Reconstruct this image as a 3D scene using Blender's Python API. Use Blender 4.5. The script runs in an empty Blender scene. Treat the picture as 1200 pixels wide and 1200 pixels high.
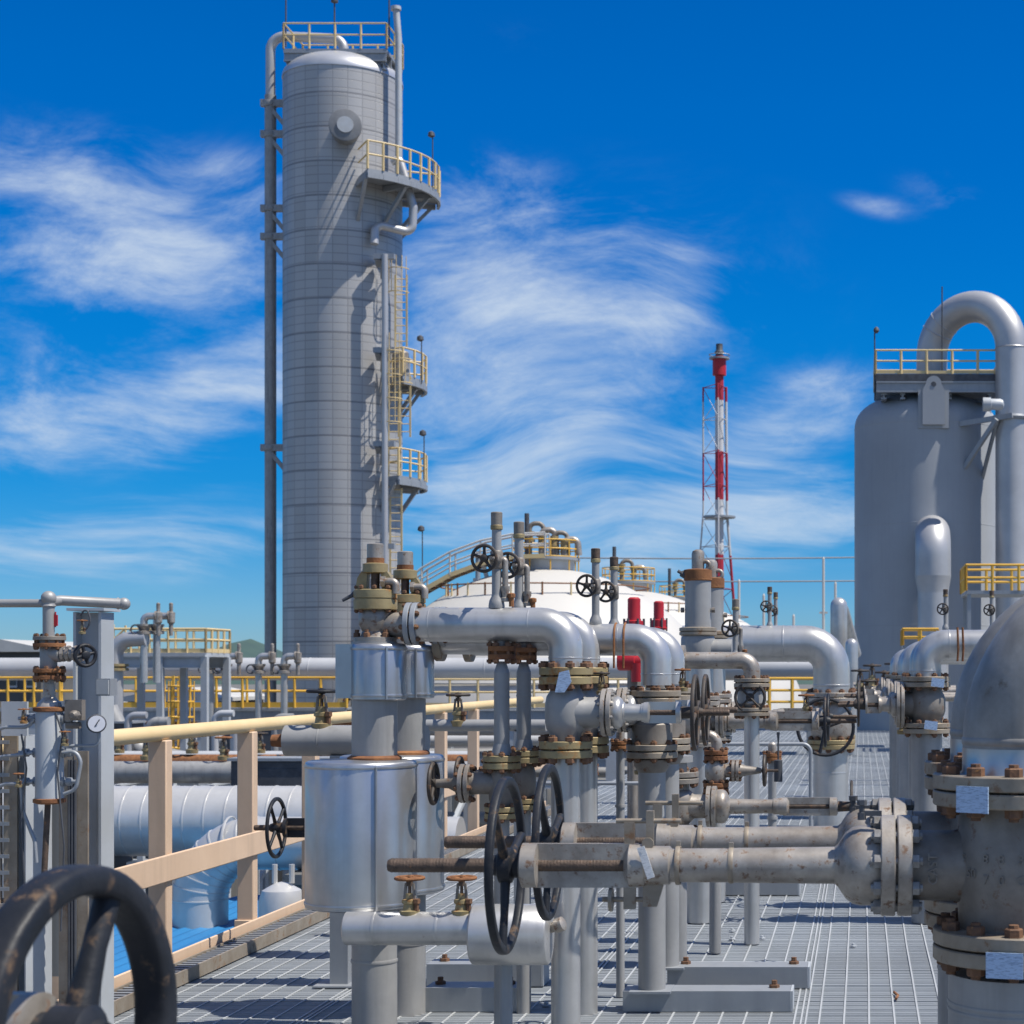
import bpy, math, random
from mathutils import Vector, Matrix
random.seed(7)
SC = bpy.context.scene
COL = SC.collection
R = math.radians
PI = math.pi
F, CX, CY, H = 2100.0, 1010.0, 787.0, 1.4     # focal length and vanishing point of the photo (its own pixels), eye height
XA, YA, ZA = Vector((1,0,0)), Vector((0,1,0)), Vector((0,0,1))

def P(px, py, Y): return Vector(((px-CX)/F*Y, Y, H-(py-CY)/F*Y))
def S(n, Y): return n*Y/F
def X_(px, Y): return (px-CX)/F*Y
def Z_(py, Y): return H-(py-CY)/F*Y

# ------------------------------------------------------------------ materials
def _n(nt, t, **kw):
    n = nt.nodes.new(t)
    for k, v in kw.items(): setattr(n, k, v)
    return n

def mat(name, col, rough=.5, metal=0., col2=None, nscale=6., rust=0., rustcol=(.16,.06,.022), rscale=9., bump=.15, bscale=60., spec=.5, streak=0.):
    m = bpy.data.materials.new(name); m.use_nodes = True
    nt = m.node_tree; L = nt.links
    b = nt.nodes['Principled BSDF']
    tc = _n(nt, 'ShaderNodeTexCoord')
    oi = _n(nt, 'ShaderNodeObjectInfo')
    off = _n(nt, 'ShaderNodeVectorMath', operation='MULTIPLY_ADD')
    L.new(oi.outputs['Location'], off.inputs[0]); off.inputs[1].default_value = (.37,.53,.71)
    L.new(tc.outputs['Object'], off.inputs[2])
    n1 = _n(nt, 'ShaderNodeTexNoise'); n1.inputs['Scale'].default_value = nscale; n1.inputs['Detail'].default_value = 6; n1.inputs['Roughness'].default_value = .62
    L.new(off.outputs[0], n1.inputs['Vector'])
    if col2 is None: col2 = tuple(c*.78 for c in col)
    r1 = _n(nt, 'ShaderNodeMapRange'); r1.inputs[1].default_value = .35; r1.inputs[2].default_value = .68
    L.new(n1.outputs['Fac'], r1.inputs[0])
    mx = _n(nt, 'ShaderNodeMix', data_type='RGBA'); mx.inputs[6].default_value = (*col,1); mx.inputs[7].default_value = (*col2,1)
    L.new(r1.outputs[0], mx.inputs[0])
    out = mx.outputs[2]
    met = None
    if streak > 0:      # vertical run marks, stretched along z
        mp = _n(nt, 'ShaderNodeMapping'); mp.inputs['Scale'].default_value = (14,14,.9)
        L.new(off.outputs[0], mp.inputs[0])
        n3 = _n(nt, 'ShaderNodeTexNoise'); n3.inputs['Scale'].default_value = 1.; n3.inputs['Detail'].default_value = 5
        L.new(mp.outputs[0], n3.inputs['Vector'])
        r3 = _n(nt, 'ShaderNodeMapRange'); r3.inputs[1].default_value = .52; r3.inputs[2].default_value = .75; r3.inputs[4].default_value = streak
        L.new(n3.outputs['Fac'], r3.inputs[0])
        m3 = _n(nt, 'ShaderNodeMix', data_type='RGBA'); m3.inputs[7].default_value = tuple([c*.45 for c in col])+(1,)
        L.new(r3.outputs[0], m3.inputs[0]); L.new(out, m3.inputs[6]); out = m3.outputs[2]
    rr = _n(nt, 'ShaderNodeMapRange'); rr.inputs[3].default_value = max(.05, rough-.08); rr.inputs[4].default_value = min(1, rough+.12)
    L.new(n1.outputs['Fac'], rr.inputs[0]); rout = rr.outputs[0]
    b.inputs['Metallic'].default_value = metal
    if rust > 0:
        n2 = _n(nt, 'ShaderNodeTexNoise'); n2.inputs['Scale'].default_value = rscale; n2.inputs['Detail'].default_value = 8; n2.inputs['Roughness'].default_value = .7
        L.new(off.outputs[0], n2.inputs['Vector'])
        r2 = _n(nt, 'ShaderNodeMapRange'); t = .74-.42*rust; r2.inputs[1].default_value = t; r2.inputs[2].default_value = t+.09
        L.new(n2.outputs['Fac'], r2.inputs[0])
        m2 = _n(nt, 'ShaderNodeMix', data_type='RGBA'); m2.inputs[7].default_value = (*rustcol,1)
        L.new(r2.outputs[0], m2.inputs[0]); L.new(out, m2.inputs[6]); out = m2.outputs[2]
        mm = _n(nt, 'ShaderNodeMapRange'); mm.inputs[3].default_value = metal; mm.inputs[4].default_value = 0
        L.new(r2.outputs[0], mm.inputs[0]); L.new(mm.outputs[0], b.inputs['Metallic'])
        m4 = _n(nt, 'ShaderNodeMix', data_type='FLOAT'); m4.inputs[3].default_value = .85
        L.new(r2.outputs[0], m4.inputs[0]); L.new(rout, m4.inputs[2]); rout = m4.outputs[0]
    L.new(out, b.inputs['Base Color']); L.new(rout, b.inputs['Roughness'])
    b.inputs['Specular IOR Level'].default_value = spec
    if bump > 0:
        nb = _n(nt, 'ShaderNodeTexNoise'); nb.inputs['Scale'].default_value = bscale; nb.inputs['Detail'].default_value = 4
        L.new(off.outputs[0], nb.inputs['Vector'])
        bp = _n(nt, 'ShaderNodeBump'); bp.inputs['Strength'].default_value = bump; bp.inputs['Distance'].default_value = .004
        L.new(nb.outputs['Fac'], bp.inputs['Height']); L.new(bp.outputs[0], b.inputs['Normal'])
    return m

M = {}
M['silver'] = mat('silver_paint', (.53,.525,.515), .32, .58, (.42,.415,.40), 4, .20, (.21,.13,.08), 13, .06, 90, streak=.48)
M['silver_far'] = mat('silver_cladding', (.48,.475,.47), .42, .45, (.39,.39,.395), 1.2, 0, bump=.05)
M['jacket'] = mat('aluminium_jacket', (.50,.505,.51), .30, .8, (.40,.405,.41), 5, 0, bump=.10, bscale=14, streak=.35)
M['insul'] = mat('insulation_sheet', (.60,.59,.565), .36, .4, (.50,.49,.47), 3, 0, bump=.10, bscale=10)
M['pipe'] = mat('grey_pipe_paint', (.33,.325,.315), .48, .2, (.26,.26,.255), 5, .12, (.17,.09,.05), 11, .1, 70, streak=.5)
M['cast'] = mat('cast_grey', (.25,.225,.195), .52, .2, (.14,.12,.10), 6, .36, (.15,.085,.05), 20, .16, 130, streak=.3)
M['castpale'] = mat('cast_pale', (.42,.385,.34), .42, .42, (.22,.19,.16), 9, .43, (.16,.095,.06), 30, .10, 140, streak=.45)
M['flange'] = mat('flange_steel', (.33,.285,.225), .5, .3, (.22,.175,.125), 8, .42, (.20,.115,.06), 14, .12, 90, streak=.3)
M['rust'] = mat('rust', (.27,.115,.04), .8, .05, (.13,.05,.022), 14, .25, (.36,.19,.06), 18, .6, 90)
M['rustbolt'] = mat('rusty_bolt', (.20,.10,.05), .75, .1, (.10,.055,.035), 30, .3, (.34,.16,.05), 30, .4, 120)
M['stem'] = mat('threaded_stem', (.13,.088,.062), .6, .3, (.06,.045,.035), 30, .3, (.22,.11,.05), 40, .5, 160)
M['brass'] = mat('olive_brass', (.36,.29,.15), .5, .3, (.24,.18,.09), 9, .44, (.30,.135,.035), 13, .15, 80)
M['black'] = mat('black_paint', (.011,.013,.017), .5, .0, (.022,.024,.03), 8, .42, (.14,.09,.055), 12, .35, 50, spec=.3)
M['blackrust'] = mat('worn_black_paint', (.05,.042,.036), .6, .1, (.045,.034,.026), 12, .42, (.14,.075,.04), 18, .2, 90)
M['beige'] = mat('beige_paint', (.62,.45,.31), .5, 0, (.55,.395,.27), 3, .13, (.30,.18,.10), 12, .08, 60, streak=.22)
M['cream'] = mat('cream_paint', (.70,.53,.28), .45, 0, (.63,.46,.23), 3, .10, (.3,.17,.09), 12, .06, 60)
M['yellow'] = mat('yellow_paint', (.72,.42,.05), .5, 0, (.60,.34,.05), 2, .08, (.35,.2,.08), 6, 0)
M['paleyellow'] = mat('faded_yellow_paint', (.66,.50,.24), .55, 0, (.55,.42,.22), 2, .08, (.35,.22,.12), 6, 0)
M['steel'] = mat('galvanised_steel', (.31,.325,.34), .5, .35, (.28,.30,.32), 7, .07, (.2,.12,.07), 12, .1, 60, streak=.25)
M['steelpale'] = mat('pale_grey_steel', (.38,.395,.40), .5, .1, (.43,.46,.49), 3, .05, (.2,.12,.07), 9, .05)
M['darksteel'] = mat('dark_steel', (.085,.09,.10), .6, .2, (.05,.053,.06), 6, .15, (.12,.07,.04), 10, .1)
M['white'] = mat('white_paint', (.52,.50,.46), .55, 0, (.46,.445,.41), .35, .02, (.4,.25,.15), 3, 0)
M['whitepipe'] = mat('white_pipe_paint', (.48,.485,.49), .45, .15, (.41,.415,.42), 1.2, .03, (.3,.2,.12), 4, 0)
M['red'] = mat('red_paint', (.42,.012,.02), .45, 0, (.34,.01,.018), 4, .03, (.1,.02,.02), 9, .05)
M['tank'] = mat('tank_grey', (.33,.345,.36), .55, .0, (.29,.305,.32), .6, .04, (.3,.22,.15), 3, .03, 20, streak=.12)
M['tower_dome'] = mat('dome_cladding', (.60,.60,.60), .36, .55, (.50,.50,.50), 1, 0, bump=.05, bscale=4)
M['grate'] = mat('deck_steel', (.35,.38,.40), .6, .1, (.25,.27,.285), .9, .09, (.16,.11,.08), 7, 0)
M['crossbar'] = mat('deck_cross_bar', (.44,.455,.46), .5, .1, (.34,.355,.36), 2, .04, (.3,.2,.12), 8, 0)
M['conc'] = mat('concrete_ground', (.15,.145,.135), .9, 0, (.10,.10,.095), .25, 0, bump=.1, bscale=3)
M['hill'] = mat('hill_haze_green', (.045,.085,.07), .95, 0, (.03,.06,.06), .02, 0, bump=0)  # bluish distance haze is mixed into the hill's base colour
M['leaf'] = mat('leaf', (.055,.105,.025), .6, 0, (.03,.07,.018), 2.5, 0, bump=0)
M['bark'] = mat('bark', (.12,.085,.055), .9, 0, None, 12, 0, bump=.4)
M['blue'] = mat('blue_sheet', (.02,.17,.38), .55, 0, (.016,.13,.31), .8, 0, bump=.05, bscale=8)
M['bluetag'] = mat('tag_blue', (.34,.47,.66), .4, .2, (.62,.68,.76), 30, 0, bump=0)
M['tag'] = mat('tag_white', (.72,.72,.72), .4, .1, (.6,.6,.62), 20, .05, (.2,.14,.1), 40, 0)
def tag_material(name, base, ink):
    m = bpy.data.materials.new(name); m.use_nodes = True; nt = m.node_tree; L = nt.links; b = nt.nodes['Principled BSDF']
    tc = _n(nt, 'ShaderNodeTexCoord'); mp = _n(nt, 'ShaderNodeMapping'); mp.inputs['Scale'].default_value = (60,60,420); L.new(tc.outputs['Object'], mp.inputs[0])
    n = _n(nt, 'ShaderNodeTexNoise'); n.inputs['Scale'].default_value = 1; n.inputs['Detail'].default_value = 3; L.new(mp.outputs[0], n.inputs['Vector'])
    r = _n(nt, 'ShaderNodeMapRange'); r.inputs[1].default_value = .52; r.inputs[2].default_value = .6; r.inputs[4].default_value = .55; L.new(n.outputs['Fac'], r.inputs[0])
    x = _n(nt, 'ShaderNodeMix', data_type='RGBA'); x.inputs[6].default_value = (*base,1); x.inputs[7].default_value = (*ink,1); L.new(r.outputs[0], x.inputs[0])
    L.new(x.outputs[2], b.inputs['Base Color']); b.inputs['Roughness'].default_value = .45; return m
M['bluetag'] = tag_material('printed_tag', (.40,.52,.68), (.10,.14,.24)); M['tag'] = tag_material('stamped_tag', (.66,.66,.65), (.3,.3,.3))
M['glass'] = mat('gauge_face', (.62,.63,.68), .15, 0, (.55,.56,.6), 6, 0, bump=0)
M['pane'] = mat('window_glass', (.03,.05,.07), .1, 0, (.02,.03,.04), 1, 0, bump=0)
M['roof'] = mat('roof_sheet', (.55,.54,.50), .6, .1, (.46,.45,.42), 1.5, .05, (.3,.2,.1), 3, 0)

def tower_material():
    m = bpy.data.materials.new('panel_cladding'); m.use_nodes = True
    nt = m.node_tree; L = nt.links; b = nt.nodes['Principled BSDF']
    tc = _n(nt, 'ShaderNodeTexCoord'); sp = _n(nt, 'ShaderNodeSeparateXYZ'); L.new(tc.outputs['Object'], sp.inputs[0])
    at = _n(nt, 'ShaderNodeMath', operation='ARCTAN2'); L.new(sp.outputs[1], at.inputs[0]); L.new(sp.outputs[0], at.inputs[1])
    def line(src, period, width, amp, shift=0.):
        a = _n(nt, 'ShaderNodeMath', operation='MULTIPLY_ADD'); L.new(src, a.inputs[0]); a.inputs[1].default_value = 1/period; a.inputs[2].default_value = 100+shift
        f = _n(nt, 'ShaderNodeMath', operation='FRACT'); L.new(a.outputs[0], f.inputs[0])
        s = _n(nt, 'ShaderNodeMath', operation='LESS_THAN'); L.new(f.outputs[0], s.inputs[0]); s.inputs[1].default_value = width/period
        g = _n(nt, 'ShaderNodeMath', operation='MULTIPLY'); L.new(s.outputs[0], g.inputs[0]); g.inputs[1].default_value = amp
        fl = _n(nt, 'ShaderNodeMath', operation='FLOOR'); L.new(a.outputs[0], fl.inputs[0])
        return g.outputs[0], fl.outputs[0]
    arc = _n(nt, 'ShaderNodeMath', operation='MULTIPLY'); L.new(at.outputs[0], arc.inputs[0]); arc.inputs[1].default_value = 2.25
    l1, c1 = line(sp.outputs[2], .33, .04, .33)
    l2, c2 = line(sp.outputs[2], 1.30, .07, .55)
    l3, c3 = line(arc.outputs[0], .55, .035, .36)
    mxa = _n(nt, 'ShaderNodeMath', operation='MAXIMUM'); L.new(l1, mxa.inputs[0]); L.new(l2, mxa.inputs[1])
    mxb = _n(nt, 'ShaderNodeMath', operation='MAXIMUM'); L.new(mxa.outputs[0], mxb.inputs[0]); L.new(l3, mxb.inputs[1])
    cb = _n(nt, 'ShaderNodeCombineXYZ'); L.new(c3, cb.inputs[0]); L.new(c2, cb.inputs[1])
    wn = _n(nt, 'ShaderNodeTexWhiteNoise', noise_dimensions='2D'); L.new(cb.outputs[0], wn.inputs['Vector'])
    cm = _n(nt, 'ShaderNodeMix', data_type='RGBA'); cm.inputs[6].default_value = (.37,.36,.345,1); cm.inputs[7].default_value = (.44,.43,.415,1)
    L.new(wn.outputs['Value'], cm.inputs[0])
    no = _n(nt, 'ShaderNodeTexNoise'); no.inputs['Scale'].default_value = .5; no.inputs['Detail'].default_value = 5; L.new(tc.outputs['Object'], no.inputs['Vector'])
    cn = _n(nt, 'ShaderNodeMix', data_type='RGBA', blend_type='MULTIPLY'); cn.inputs[0].default_value = .35
    L.new(cm.outputs[2], cn.inputs[6]); L.new(no.outputs['Color'], cn.inputs[7])
    ml = _n(nt, 'ShaderNodeMix', data_type='RGBA'); ml.inputs[7].default_value = (.10,.10,.11,1)
    L.new(mxb.outputs[0], ml.inputs[0]); L.new(cm.outputs[2], ml.inputs[6])
    L.new(ml.outputs[2], b.inputs['Base Color'])
    b.inputs['Metallic'].default_value = .35; b.inputs['Roughness'].default_value = .48
    bp = _n(nt, 'ShaderNodeBump'); bp.inputs['Strength'].default_value = .35; bp.inputs['Distance'].default_value = -.03
    L.new(mxb.outputs[0], bp.inputs['Height']); L.new(bp.outputs[0], b.inputs['Normal'])
    return m
M['tower'] = tower_material()

def stripe_material():
    m = bpy.data.materials.new('red_white_bands'); m.use_nodes = True
    nt = m.node_tree; L = nt.links; b = nt.nodes['Principled BSDF']
    tc = _n(nt, 'ShaderNodeTexCoord'); sp = _n(nt, 'ShaderNodeSeparateXYZ'); L.new(tc.outputs['Object'], sp.inputs[0])
    mr = _n(nt, 'ShaderNodeMapRange'); z0 = 0.; z1 = 38.
    mr.inputs[1].default_value = z0; mr.inputs[2].default_value = z1; L.new(sp.outputs[2], mr.inputs[0])
    cr = _n(nt, 'ShaderNodeValToRGB'); cr.color_ramp.interpolation = 'CONSTANT'
    zb = lambda py: (Z_(py,150)+10.5)/38.
    e = cr.color_ramp.elements; red = (.34,.015,.03,1); wh = (.5,.5,.5,1)
    e[0].position = 0; e[0].color = red; e[1].position = zb(652); e[1].color = wh
    for py, c in ((587,red),(530,wh),(470,red)):
        k = e.new(zb(py)); k.color = c
    L.new(mr.outputs[0], cr.inputs[0]); L.new(cr.outputs[0], b.inputs['Base Color']); b.inputs['Roughness'].default_value = .55
    return m
M['bands'] = stripe_material()

# ------------------------------------------------------------------ mesh builder
def basis(ax, up=None):
    ax = Vector(ax).normalized()
    u = Vector(up) if up else (ZA if abs(ax.z) < .9 else YA)
    a = u.cross(ax).normalized(); b = ax.cross(a).normalized()
    return ax, a, b

class MB:
    def __init__(s): s.v = []; s.f = []
    def add(s, vs, fs):
        o = len(s.v); s.v += [Vector(x) for x in vs]; s.f += [tuple(i+o for i in f) for f in fs]; return s
    def lathe(s, o, ax, prof, seg=24, phase=0., cap=True, closed=False):
        o = Vector(o); ax, a, b = basis(ax)
        vs = []; fs = []; rings = []
        for t, r in prof:
            if r < 1e-6: rings.append([len(vs)]); vs.append(o+ax*t)
            else:
                rings.append(list(range(len(vs), len(vs)+seg)))
                for i in range(seg):
                    q = 2*PI*i/seg+phase; vs.append(o+ax*t+a*(r*math.cos(q))+b*(r*math.sin(q)))
        pairs = list(zip(rings, rings[1:]))
        if closed: pairs.append((rings[-1], rings[0]))
        for r0, r1 in pairs:
            for i in range(seg):
                j = (i+1) % seg
                if len(r0) == 1 and len(r1) == 1: continue
                if len(r0) == 1: fs.append((r0[0], r1[i], r1[j]))
                elif len(r1) == 1: fs.append((r0[j], r0[i], r1[0]))
                else: fs.append((r0[j], r0[i], r1[i], r1[j]))
        if cap and not closed:
            if len(rings[0]) > 1: fs.append(tuple(rings[0]))
            if len(rings[-1]) > 1: fs.append(tuple(reversed(rings[-1])))
        return s.add(vs, fs)
    def cyl(s, p0, p1, r, r1=None, seg=20, bev=0.):
        p0 = Vector(p0); p1 = Vector(p1); L = (p1-p0).length
        if r1 is None: r1 = r
        pr = [(0,r),(L,r1)]
        if bev: pr = [(0,r-bev),(bev,r),(L-bev,r1),(L,r1-bev)]
        return s.lathe(p0, p1-p0, pr, seg)
    def ball(s, c, r, ax=ZA, seg=20, n=10, squash=1.):
        return s.lathe(c, ax, [(-r*squash*math.cos(PI*i/n), r*math.sin(PI*i/n)) for i in range(n+1)], seg)
    def tube(s, path, r, seg=20, cap=True):
        path = [Vector(p) for p in path]; n = len(path); vs = []; fs = []
        t0 = (path[1]-path[0]).normalized(); _, a, b = basis(t0); prev = t0
        for i, p in enumerate(path):
            t = (path[min(i+1,n-1)]-path[max(i-1,0)]).normalized()
            q = prev.rotation_difference(t); a = q @ a; b = q @ b; prev = t
            rr = r[i] if isinstance(r, (list,tuple)) else r
            for k in range(seg):
                w = 2*PI*k/seg; vs.append(p+a*(rr*math.cos(w))+b*(rr*math.sin(w)))
        for i in range(n-1):
            for k in range(seg):
                j = (k+1) % seg; fs.append((i*seg+k, i*seg+j, (i+1)*seg+j, (i+1)*seg+k))
        if cap: fs.append(tuple(reversed(range(seg)))); fs.append(tuple(range((n-1)*seg, n*seg)))
        return s.add(vs, fs)
    def box(s, c, d, rot=None):
        c = Vector(c); h = Vector(d)/2; vs = []
        for x in (-1,1):
            for y in (-1,1):
                for z in (-1,1):
                    v = Vector((x*h.x, y*h.y, z*h.z)); vs.append(c+(rot @ v if rot else v))
        return s.add(vs, [(0,1,3,2),(4,6,7,5),(0,4,5,1),(2,3,7,6),(0,2,6,4),(1,5,7,3)])
    def beam(s, p0, p1, w, h, up=None):
        p0 = Vector(p0); p1 = Vector(p1); ax, a, b = basis(p1-p0, up); L = (p1-p0).length
        rot = Matrix((a,b,ax)).transposed()
        return s.box((p0+p1)/2, (w,h,L), rot)
    def ibeam(s, p0, p1, w, h, t=.012, up=None):
        p0 = Vector(p0); p1 = Vector(p1); ax, a, b = basis(p1-p0, up)
        s.beam(p0+b*(h/2-t/2), p1+b*(h/2-t/2), w, t, up); s.beam(p0-b*(h/2-t/2), p1-b*(h/2-t/2), w, t, up)
        return s.beam(p0, p1, t, h-2*t-.001, up)
    def torus(s, c, ax, Rr, ra, rb=None, n=48, m=12, sq=1.):
        pw = lambda x: math.copysign(abs(x)**sq, x)
        c = Vector(c); ax, a, b = basis(ax); rb = rb or ra; vs = []; fs = []
        for i in range(n):
            q = 2*PI*i/n; d = a*math.cos(q)+b*math.sin(q)
            for k in range(m):
                w = 2*PI*k/m; vs.append(c+d*(Rr+ra*pw(math.cos(w)))+ax*(rb*pw(math.sin(w))))
        for i in range(n):
            for k in range(m):
                j = (i+1) % n; l = (k+1) % m; fs.append((i*m+k, j*m+k, j*m+l, i*m+l))
        return s.add(vs, fs)
    def prism(s, pts, d):      # planar outline pts extruded by vector d
        n = len(pts); vs = [Vector(p) for p in pts]+[Vector(p)+Vector(d) for p in pts]
        fs = [tuple(range(n)), tuple(reversed(range(n,2*n)))]+[(i,(i+1)%n,n+(i+1)%n,n+i) for i in range(n)]
        return s.add(vs, fs)
    def build(s, name, m, parent=None, loc=None, ang=38, recalc=True):
        off = OFF.get(parent, Vector()) if parent else Vector(loc if loc is not None else (0,0,0))
        me = bpy.data.meshes.new(name); me.from_pydata([tuple(v-off) for v in s.v], [], s.f)
        if recalc:
            import bmesh
            bm = bmesh.new(); bm.from_mesh(me); bmesh.ops.recalc_face_normals(bm, faces=bm.faces); bm.to_mesh(me); bm.free()
        me.polygons.foreach_set('use_smooth', [True]*len(me.polygons)); me.set_sharp_from_angle(angle=R(ang))
        me.materials.append(M[m] if isinstance(m, str) else m)
        o = bpy.data.objects.new(name, me); COL.objects.link(o)
        if parent: o.parent = parent; OFF[o] = off
        if m == 'beige':
            bv = o.modifiers.new('edge', 'BEVEL'); bv.width = .006; bv.segments = 2; bv.limit_method = 'ANGLE'; bv.angle_limit = R(50)
        if parent: pass
        else: o.location = off; OFF[o] = off
        return o
OFF = {}

def tag(o, label, cat, group=None):
    o['label'] = label; o['category'] = cat
    if group: o['group'] = group
    return o
def thing(name, label, cat, loc, group=None):
    o = bpy.data.objects.new(name, None); COL.objects.link(o); o.location = loc; o.empty_display_size = .1
    OFF[o] = Vector(loc); return tag(o, label, cat, group)
def struct(o, kind='structure'): o['kind'] = kind; return o
def copy_tree(o, d=None, label=None, parent=None):
    c = o.copy(); COL.objects.link(c)
    if parent: c.parent = parent
    else:
        c.location = Vector(o.location)+Vector(d); OFF[c] = Vector(c.location)
        if label: c['label'] = label
    for ch in list(o.children): copy_tree(ch, parent=c)
    return c

def arc(c, a, b, r, q0, q1, n=12):
    return [Vector(c)+Vector(a)*(r*math.cos(q0+(q1-q0)*i/n))+Vector(b)*(r*math.sin(q0+(q1-q0)*i/n)) for i in range(n+1)]
def route(pts, rad, n=10):
    """polyline with its corners rounded to bend radius rad"""
    pts = [Vector(p) for p in pts]; out = [pts[0]]
    for i in range(1, len(pts)-1):
        p = pts[i]; u = (pts[i-1]-p); w = (pts[i+1]-p); lu, lw = u.length, w.length; u.normalize(); w.normalize()
        ang = u.angle(w); t = min(rad/math.tan(ang/2), lu*.49, lw*.49); rr = t*math.tan(ang/2)
        bis = (u+w).normalized(); c = p+bis*(rr/math.sin(ang/2)); s0 = p+u*t-c; s1 = p+w*t-c
        for k in range(n+1):
            f = k/n; th = s0.angle(s1); v = (s0*math.sin((1-f)*th)+s1*math.sin(f*th))/math.sin(th); out.append(c+v)
    out.append(pts[-1]); return out

# ------------------------------------------------------------------ fittings
BOLT = {}
def bolts(parent, root, c, ax, pcd, n, r, L, m='rustbolt', phase=.2, arcs=None):
    c = Vector(c); ax, a, b = basis(ax)
    key = (tuple(round(x,3) for x in ax), round(r,4), round(L,4), m)
    if key not in BOLT:
        mb = MB(); mb.cyl(-ax*(L/2+r*1.5), ax*(L/2+r*1.5), r*.62, seg=8)
        for sg in (-1,1): mb.lathe(ax*(sg*L/2), ax*sg, [(0,r*1.12),(r*.95,r*1.12),(r*1.1,r*.95)], 6)
        me = bpy.data.meshes.new('bolt'); me.from_pydata([tuple(v) for v in mb.v], [], mb.f)
        me.polygons.foreach_set('use_smooth', [False]*len(me.polygons)); me.materials.append(M[m]); BOLT[key] = me
    for i in range(n):
        q = phase+2*PI*i/n
        o = bpy.data.objects.new('bolt', BOLT[key]); COL.objects.link(o); o.parent = parent
        o.location = c+a*(pcd*math.cos(q))+b*(pcd*math.sin(q))-OFF[root]
def flange(root, c, ax, Rf, t, m='flange', nb=8, rb=None, pcd=None, gap=.006, bolt='rustbolt', phase=.2, two=True, m2=None, hub=None):
    """a bolted pair of flanges centred on c; bolts are sub-parts of the first"""
    c = Vector(c); ax = Vector(ax).normalized()
    first = None
    for sg in ((-1,1) if two else (1,)):
        f0 = gap/2 if two else 0
        mb = MB(); bv = t*.08
        pr = [(f0,Rf-bv),(f0+bv,Rf),(f0+t-bv,Rf),(f0+t,Rf-bv)]
        if hub: pr += [(f0+t,hub*1.25),(f0+t*1.7,hub*1.03)]
        mb.lathe(c, ax*sg, pr, 40)
        if sg == 1 and two: mb.cyl(c-ax*(gap/2+.001), c+ax*(gap/2+.001), Rf*.78, seg=32)
        o = mb.build('flange', (m2 or m) if sg == 1 else m, root)
        if first is None: first = o
    if nb: bolts(first, root, c, ax, pcd or Rf*.86, nb, rb or t*.5, (2*t+gap) if two else t*2, bolt, phase)
    return first

def wheel(root, c, ax, Rr, rim=None, nsp=5, m='black', hub=None, small=False, phase=.3, rimb=None):
    c = Vector(c); ax, a, b = basis(ax); rim = rim or Rr*.085; hub = hub or Rr*.2; rimb = rimb or rim
    def spoke(mb, q):
        d = a*math.cos(q)+b*math.sin(q)
        mb.tube([c+d*hub*.7, c+d*(Rr*.55)-ax*rim*.1, c+d*(Rr-rim*.9)], [rim*1.1,rim*.82,rim*.95], 10)
    mb = MB()
    mb.lathe(c-ax*rim*1.6, ax, [(0,hub*.75),(rim*.4,hub),(rim*2.8,hub),(rim*3.2,hub*.75)], 20)
    if small:
        mb.torus(c, ax, Rr-rim, rim, rimb, 32, 8)
        for i in range(nsp): spoke(mb, phase+2*PI*i/nsp)
        return mb.build('handwheel', m, root)
    h = mb.build('handwheel', m, root)
    t = MB(); t.torus(c, ax, Rr-rim, rim, rimb, 72, 20, .55); o = t.build('rim', m, h)
    OFF[o] = OFF[root]
    for i in range(nsp):
        t = MB(); spoke(t, phase+2*PI*i/nsp); t.build('spoke', m, h)
    return h

def thread(mb, p0, p1, r, pitch):
    p0 = Vector(p0); p1 = Vector(p1); L = (p1-p0).length; n = int(L/pitch); pr = [(0,r*.8)]
    for i in range(n): pr += [(i*pitch+pitch*.25,r),(i*pitch+pitch*.5,r),(i*pitch+pitch*.9,r*.96)]
    pr += [(L,r*.8)]
    return mb.lathe(p0, p1-p0, pr, 14)

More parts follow.
